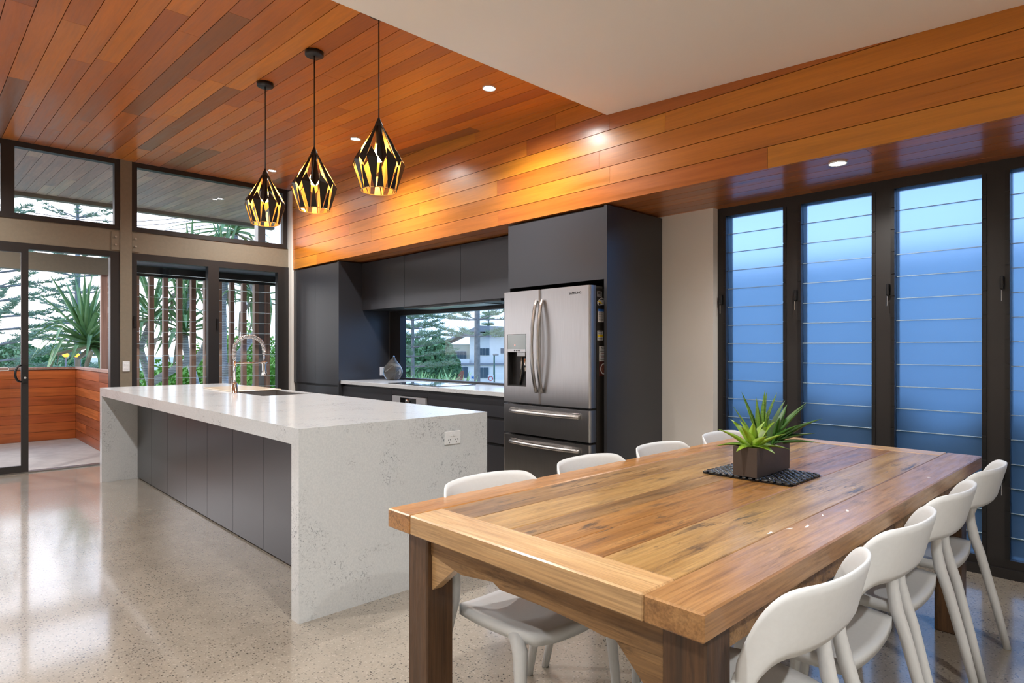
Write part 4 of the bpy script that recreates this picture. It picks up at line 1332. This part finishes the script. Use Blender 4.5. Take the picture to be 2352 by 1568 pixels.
# ------------------------------------------------------------------ trees
def norfolk(name, loc, H, R, seed, label, lean=0.0, density=1.0, start=.12, mat='pine_leaf', tuft=1.0):
    rr = random.Random(seed)
    t_ = thing(name, label, 'tree', loc, group='pine trees outside')
    tr_ = .012 * H
    MB().tube([(0, 0, 0), (0, 0, H * .5), (0, 0, H)], [tr_, tr_ * .7, tr_ * .12], 9).build('trunk', M['pine_trunk'], t_, world=False)
    br, fo = MB(), MB()
    z_ = H * start
    w_ = 0
    while z_ < H * .97:
        f_ = (z_ / H - start) / (1 - start)
        Rl = R * (1 - f_) ** .75 * rr.uniform(.8, 1.05) + .15
        nb = 6 if f_ < .8 else 5
        off = rr.uniform(0, 6.28)
        for b in range(nb):
            az = off + 2 * math.pi * b / nb + rr.uniform(-.2, .2)
            L = Rl * rr.uniform(.75, 1.1)
            rise = rr.uniform(-.06, .12) + .25 * f_
            dx, dy = math.cos(az), math.sin(az)
            pts = [(dx * L * q, dy * L * q, z_ + L * (rise * q + .10 * q * q)) for q in (0, .33, .66, 1)]
            br.tube(pts, [.022 * Rl ** .5, .016 * Rl ** .5, .011, .006], 4, cap=False)
            nk = max(3, int(L * 3.2 * density))
            for k in range(nk):
                q = .30 + .70 * (k + rr.random() * .6) / nk
                p = Vector((dx * L * q, dy * L * q, z_ + L * (rise * q + .10 * q * q)))
                for c_ in range(20):
                    a2 = az + rr.uniform(-2.1, 2.1)
                    ll_ = rr.uniform(.16, .44) * tuft
                    d_ = Vector((math.cos(a2), math.sin(a2), rr.uniform(-.05, .95))).normalized()
                    p0 = p + Vector((rr.uniform(-.13, .13), rr.uniform(-.13, .13), rr.uniform(-.04, .04))) * tuft
                    e_ = p0 + d_ * ll_
                    sdv = d_.orthogonal().normalized() * (.024 * tuft)
                    u_ = d_.cross(sdv)
                    fo.add([p0 + sdv, p0 - sdv * .5 + u_ * .87, p0 - sdv * .5 - u_ * .87, e_], [(0, 1, 3), (1, 2, 3), (2, 0, 3)])
        z_ += H * rr.uniform(.042, .058)
        w_ += 1
    b_ = br.build('branches', M['pine_trunk'], t_, world=False); b_['kind'] = 'stuff'
    l_ = fo.build('foliage', M[mat], t_, world=False); l_['kind'] = 'stuff'
    return t_
norfolk('norfolk_pine', at(-10, 26, GZ), 12.5, 4.6, 1, 'dense pine filling the left edge of the door view', density=.85, tuft=.85)
norfolk('norfolk_pine', at(178, 33, GZ), 15.5, 4.2, 2, 'tall pine rising behind the pandanus in the door view', density=.75, tuft=.85)
norfolk('norfolk_pine', at(1096, 46, GZ), 21, 5.4, 4, 'big pine with a bare grey trunk in the kitchen window', density=.75, start=.26, tuft=1.3)
norfolk('norfolk_pine', at(948, 34, GZ), 10.5, 3.0, 9, 'shorter pine at the left of the kitchen window', density=1.0, start=.34, tuft=.9)
norfolk('norfolk_pine', at(1122, 88, GZ), 15, 1.3, 6, 'slim distant pine in the kitchen window', density=1.2, tuft=1.6)

# pandanus palms with long strap leaves
pleaf = [strap_leaf(1.2, .052, .01, d_, .5, 9).mesh('leaf', M['pandanus']) for d_ in (.12, .35, .75)] + \
        [strap_leaf(1.1, .048, .01, .5, .5, 9).mesh('leaf', M['pandanus_b'])]
def bent_leaf(L, w, brk, mat):
    """strap leaf that snaps over part-way and hangs"""
    m = MB(); vs_ = []
    n = 10
    for i in range(n + 1):
        f_ = i / n
        hw = w * (1 - f_ ** 3) * .95
        if f_ < brk: x_, z_ = L * f_, 0
        else:
            g = f_ - brk
            x_, z_ = L * (brk + g * .35), -L * g * .92
        vs_ += [(x_, -hw, z_ + .5 * hw), (x_, 0, z_), (x_, hw, z_ + .5 * hw), (x_, 0, z_ - .006)]
    fs = []
    for i in range(n):
        a, b = 4 * i, 4 * (i + 1)
        fs += [(a, a + 1, b + 1, b), (a + 1, a + 2, b + 2, b + 1), (a + 2, a + 3, b + 3, b + 2), (a + 3, a, b, b + 3)]
    m.add(vs_, fs, 0, False)
    return m.mesh('leaf', M[mat])
pbent = [bent_leaf(1.3, .050, .45, 'pandanus'), bent_leaf(1.2, .048, .62, 'pandanus'), bent_leaf(1.2, .05, .5, 'pandanus_dead')]
def pandanus(name, base, trunks, label, seed, nleaf=34, scale=1.0):
    rr = random.Random(seed)
    t_ = thing(name, label, 'palm', base, group='pandanus palms outside')
    for tk_ in trunks:
        pts = [Vector(p) - Vector(base) for p in tk_]
        r0 = .085 * scale
        MB().tube(pts, [r0 * (1 - .35 * i / (len(pts) - 1)) for i in range(len(pts))], 10).build('trunk', M['trunk'], t_, world=False)
        top = pts[-1]
        axis_ = (pts[-1] - pts[-2]).normalized()
        for k in range(nleaf):
            f_ = k / nleaf
            az = k * 2.39996 + rr.uniform(-.2, .2)
            el = math.radians(82 - 108 * f_ + rr.uniform(-9, 9))
            b_ = top + axis_ * (.22 * (1 - f_)) * scale
            if .22 < f_ < .9 and rr.random() < .62: me = rr.choice(pbent[:2])
            elif f_ > .88: me = pbent[2]
            else: me = pleaf[rr.choice((0, 1, 1, 2, 3)) if f_ > .2 else 0]
            place_leaf(t_, me, b_, az, el, scale * rr.uniform(.8, 1.1), rr.uniform(-.3, .3))
    return t_
def P3(u, v, d): return at(u, d, zpx(v, d))
bse = at(300, 12.6, GZ)
pandanus('pandanus', bse, [[bse, P3(292, 940, 12.6), P3(262, 850, 12.5), P3(214, 798, 12.4)]], 'spiky pandanus head reaching across the open door view', 21, 78, 1.1)
bse = at(352, 13.5, GZ)
pandanus('pandanus', bse, [[bse, P3(372, 1000, 13.5), P3(345, 880, 13.4), P3(322, 800, 13.3), P3(345, 740, 13.2)],
                           [P3(345, 880, 13.4), P3(430, 830, 13.4), P3(425, 770, 13.4)]], 'pandanus with curved ringed trunks behind the left battens', 22, 34, 1.05)
bse = at(470, 14.2, GZ)
pandanus('pandanus', bse, [[bse, P3(468, 950, 14.2), P3(440, 845, 14.2), P3(418, 770, 14.2), P3(436, 660, 14.0)],
                           [P3(440, 845, 14.2), P3(470, 800, 14.2), P3(520, 640, 14.1), P3(540, 540, 14.0)]], 'pandanus with a forked pale trunk behind the middle battens', 23, 32, 1.1)
bse = at(540, 13.0, GZ)
pandanus('pandanus', bse, [[bse, P3(540, 980, 13), P3(515, 860, 13), P3(512, 700, 13), P3(516, 640, 12.9)],
                           [P3(515, 860, 13), P3(590, 760, 13.2), P3(585, 690, 13.2)]], 'pandanus with an upright ringed trunk behind the tap', 24, 32, 1.0)

def bush(name, loc, rx, ry, h, label, seed, mat, n=2600, size=.12, cat='bush', group='bushes outside'):
    rr = random.Random(seed)
    t_ = thing(name, label, cat, loc, group=group)
    st = MB()
    for k in range(6):
        a = k * 1.1
        st.tube([(0, 0, 0), (rx * .4 * math.cos(a), ry * .4 * math.sin(a), h * .5), (rx * .7 * math.cos(a), ry * .7 * math.sin(a), h * .85)], [.04, .03, .01], 5)
    st.build('stems', M['pine_trunk'], t_, world=False)
    m = MB()
    for k in range(n):
        a, b = rr.uniform(0, 6.283), math.asin(rr.uniform(-.75, 1))
        q = rr.uniform(.72, 1.0) * (1 + .16 * math.sin(3 * a + seed) * math.cos(4 * b))
        p = Vector((rx * q * math.cos(a) * math.cos(b), ry * q * math.sin(a) * math.cos(b), h * .52 + h * .5 * q * math.sin(b)))
        d_ = Vector((rr.uniform(-1, 1), rr.uniform(-1, 1), rr.uniform(-.5, 1))).normalized()
        s2 = d_.orthogonal().normalized() * size * .38
        l_ = size * rr.uniform(.7, 1.4)
        m.add([p - d_ * l_ * .5, p + s2, p + d_ * l_ * .5, p - s2], [(0, 1, 2, 3)])
    o = m.build('foliage', M[mat], t_, world=False); o['kind'] = 'stuff'
    return t_
bush('garden_bush', at(360, 19, GZ), 2.2, 2.2, 3.9, 'bright green bush low behind the left battens', 31, 'bush_leaf', 11000, .12)
bush('garden_bush', at(440, 21, GZ), 2.0, 2.0, 4.1, 'bright green bush low behind the middle battens', 32, 'bush_leaf', 11000, .12)
bush('garden_bush', at(560, 20, GZ), 2.3, 2.3, 5.0, 'tall green bush behind the tap', 33, 'bush_leaf', 13000, .12)
bush('garden_bush', at(618, 18, GZ), 1.6, 1.6, 4.2, 'green bush at the right end of the battens', 34, 'bush_leaf', 8000, .12)
bush('garden_bush', at(120, 60, GZ), 9, 3, 4.6, 'dark distant scrub below the pines in the door view', 35, 'bush_dark', 4200, .5)
bush('garden_bush', at(30, 70, GZ), 8, 3, 5.2, 'grey green distant scrub at the far left of the door view', 36, 'bush_dark', 4200, .5)
# kitchen window greenery
bush('garden_bush', at(938, 52, GZ), 3.2, 3, 5.3, 'dark tree crown at the left of the kitchen window', 41, 'bush_dark', 7000, .40)
bush('garden_bush', at(1004, 60, GZ), 2.0, 2.0, 5.4, 'bushy tree crown in the middle of the kitchen window', 42, 'bush_dark', 6500, .45)
def reeds(loc, rx, h, n, label, seed):
    rr = random.Random(seed)
    t_ = thing('reed_clump', label, 'plant', loc, group='reedy clumps')
    m = MB()
    for k in range(n):
        b = Vector((rr.uniform(-rx, rx), rr.uniform(-rx * .5, rx * .5), 0))
        zt = h * rr.uniform(.55, 1.0)
        a = rr.uniform(0, 6.283); o_ = rr.uniform(.3, 1.1)
        p1 = b + Vector((.15 * math.cos(a), .15 * math.sin(a), zt * .75))
        p2 = b + Vector((o_ * math.cos(a), o_ * math.sin(a), zt * rr.uniform(.8, 1.0)))
        s_ = Vector((math.cos(a + 1.57), math.sin(a + 1.57), 0)) * .07
        m.add([b - s_, b + s_, p1 + s_, p1 - s_, p2], [(0, 1, 2, 3), (3, 2, 4)])
    o = m.build('blades', M['reed_leaf'], t_, world=False); o['kind'] = 'stuff'
reeds(at(955, 27, GZ), 1.5, 3.6, 900, 'bright reedy clump at the lower left of the kitchen window', 51)
reeds(at(1005, 30, GZ), 1.6, 3.7, 900, 'bright reedy clump at the lower middle of the kitchen window', 52)

# ------------------------------------------------------------------ house across the street (seen through the kitchen window)
DH = 72.0
hs = thing('neighbour_house', 'white two storey house across the street', 'house', at(1110, DH, GZ), THETA)
k_ = DH / F_PX
def hx(u): return (u - 1110) * k_
def hz(v): return zpx(v, DH) - GZ
def hbox(nm, u0, u1, v0, v1, y0, y1, mat, parent=None):
    m = MB().box(hx(u0), hx(u1), y0, y1, hz(v1), hz(v0))
    o = m.build(nm, M[mat], parent or hs, world=False)
    return o
hbox('wall', 1046, 1230, 838, 900, 0, 8, 'house_white')
hbox('floor_band', 1044, 1232, 834, 838, -.25, 8, 'roof')
hbox('wall', 1078, 1230, 764, 834, .6, 8, 'house_white')
hbox('wall', 1018, 1078, 790, 834, 1.4, 8, 'house_cream')
m = MB()
m.prism([(hx(1010), hz(792)), (hx(1075), hz(762)), (hx(1240), hz(762)), (hx(1240), hz(754)), (hx(1100), hz(748)), (hx(1010), hz(788))], -1.0, 8.4, 'y')
m.build('roof', M['roof'], hs, world=False)
def hwin(u0, u1, v0, v1, y, bars=1, mat='house_glass'):
    w_ = hbox('window', u0, u1, v0, v1, y - .10, y + .02, 'house_frame')
    t0 = .6
    n = bars + 1
    for k in range(n):
        a = u0 + t0 + (u1 - u0 - t0) * k / n
        b = u0 + (u1 - u0 - t0) * (k + 1) / n
        hbox('pane', a, b, v0 + t0, v1 - t0, y - .14, y - .10, mat, w_)
hwin(1052, 1075, 842, 868, 0, 1)
hwin(1098, 1123, 843, 868, 0, 1)
hwin(1098, 1124, 799, 816, .6, 2)
hwin(1149, 1158, 799, 812, .6, 0)
hwin(1030, 1070, 806, 832, 1.4, 4, 'house_glass')
hbox('balcony_rail', 1018, 1078, 824, 834, .2, .3, 'house_frame')
hbox('blue_awning', 1110, 1138, 767, 772, -.2, .6, 'blue_print')
bw = thing('brick_wall', 'low red brick wall beside the white house', 'wall', at(1035, 66, GZ), THETA)
MB().box(-1.4, 1.4, 0, .3, 0, zpx(851, 66) - GZ).build('wall_body', M['red_brick'], bw, world=False)
pl2 = thing('street_pole', 'green street light pole in front of the white house', 'pole', at(1135, 60, GZ))
hpole = zpx(816, 60) - GZ
MB().tube([(0, 0, 0), (0, 0, hpole)], [.11, .08], 8).build('pole', M['pole_green'], pl2, world=False)
MB().cbox(-.1, .55, -.12, .12, hpole, hpole + .18, .04).build('lamp_head', M['roof'], pl2, world=False)
sg = thing('street_sign', 'white road sign with a red ring beside the street pole', 'sign', at(1127, 58, GZ), THETA)
zz = zpx(869, 58) - GZ
MB().tube([(0, .06, 0), (0, .06, zz + .3)], .035, 6).build('post', M['roof'], sg, world=False)
MB().cbox(-.26, .26, 0, .03, zz - .32, zz + .32, .01).build('plate', M['paper_white'], sg, world=False)
m = MB()
for k in range(24):
    a0, a1 = 2 * math.pi * k / 24, 2 * math.pi * (k + 1) / 24
    q = [(.22 * math.cos(a0), zz + .22 * math.sin(a0)), (.22 * math.cos(a1), zz + .22 * math.sin(a1)), (.16 * math.cos(a1), zz + .16 * math.sin(a1)), (.16 * math.cos(a0), zz + .16 * math.sin(a0))]
    m.prism(q, -.012, 0, 'y')
m.build('ring', plain('sign red', srgb(190, 40, 44), .5), sg, world=False)
sg = thing('info_sign', 'small white sign with a blue panel near the pine trunk', 'sign', at(1086, 55, GZ), THETA)
zz = zpx(868, 55) - GZ
MB().tube([(0, .06, 0), (0, .06, zz + .2)], .03, 6).build('post', M['roof'], sg, world=False)
MB().cbox(-.18, .18, 0, .03, zz - .25, zz + .25, .01).build('plate', M['paper_white'], sg, world=False)
MB().box(-.12, .12, -.006, 0, zz - .06, zz + .12).build('panel', M['blue_print'], sg, world=False)

# far street lamps and wires in the door view
for u, lab in ((151, 'orange street lamp glowing left of its twin beyond the balcony'), (176, 'second orange street lamp, right of its twin, beyond the balcony')):
    sl = thing('street_lamp', lab, 'street lamp', at(u, 20, GZ), group='orange street lamps')
    hz_ = zpx(815, 20) - GZ
    MB().tube([(0, 0, 0), (0, 0, hz_)], [.035, .025], 6).build('pole', M['roof'], sl, world=False)
    MB().lathe([(.0, -.07), (.07, -.05), (.10, .005), (.06, .05), (0, .06)], 0, 0, hz_, 10).build('lantern', M['street_glow'], sl, world=False)
for k, (v0, v1) in enumerate(((462, 462), (476, 470), (484, 488))):
    a_, b_ = P3(-60, v0, 34), P3(560, v1 + 14, 40)
    pts = [a_.lerp(b_, q / 12) - Vector((0, 0, 1.0 * math.sin(math.pi * q / 12))) for q in range(13)]
    pw = thing('power_line', ['upper thin power line crossing the clerestory sky', 'middle thin power line crossing the clerestory sky', 'lower thin power line crossing the clerestory sky'][k], 'wire', tuple(a_))
    MB().tube(pts, .018, 5).build('wire', M['ink'], pw)
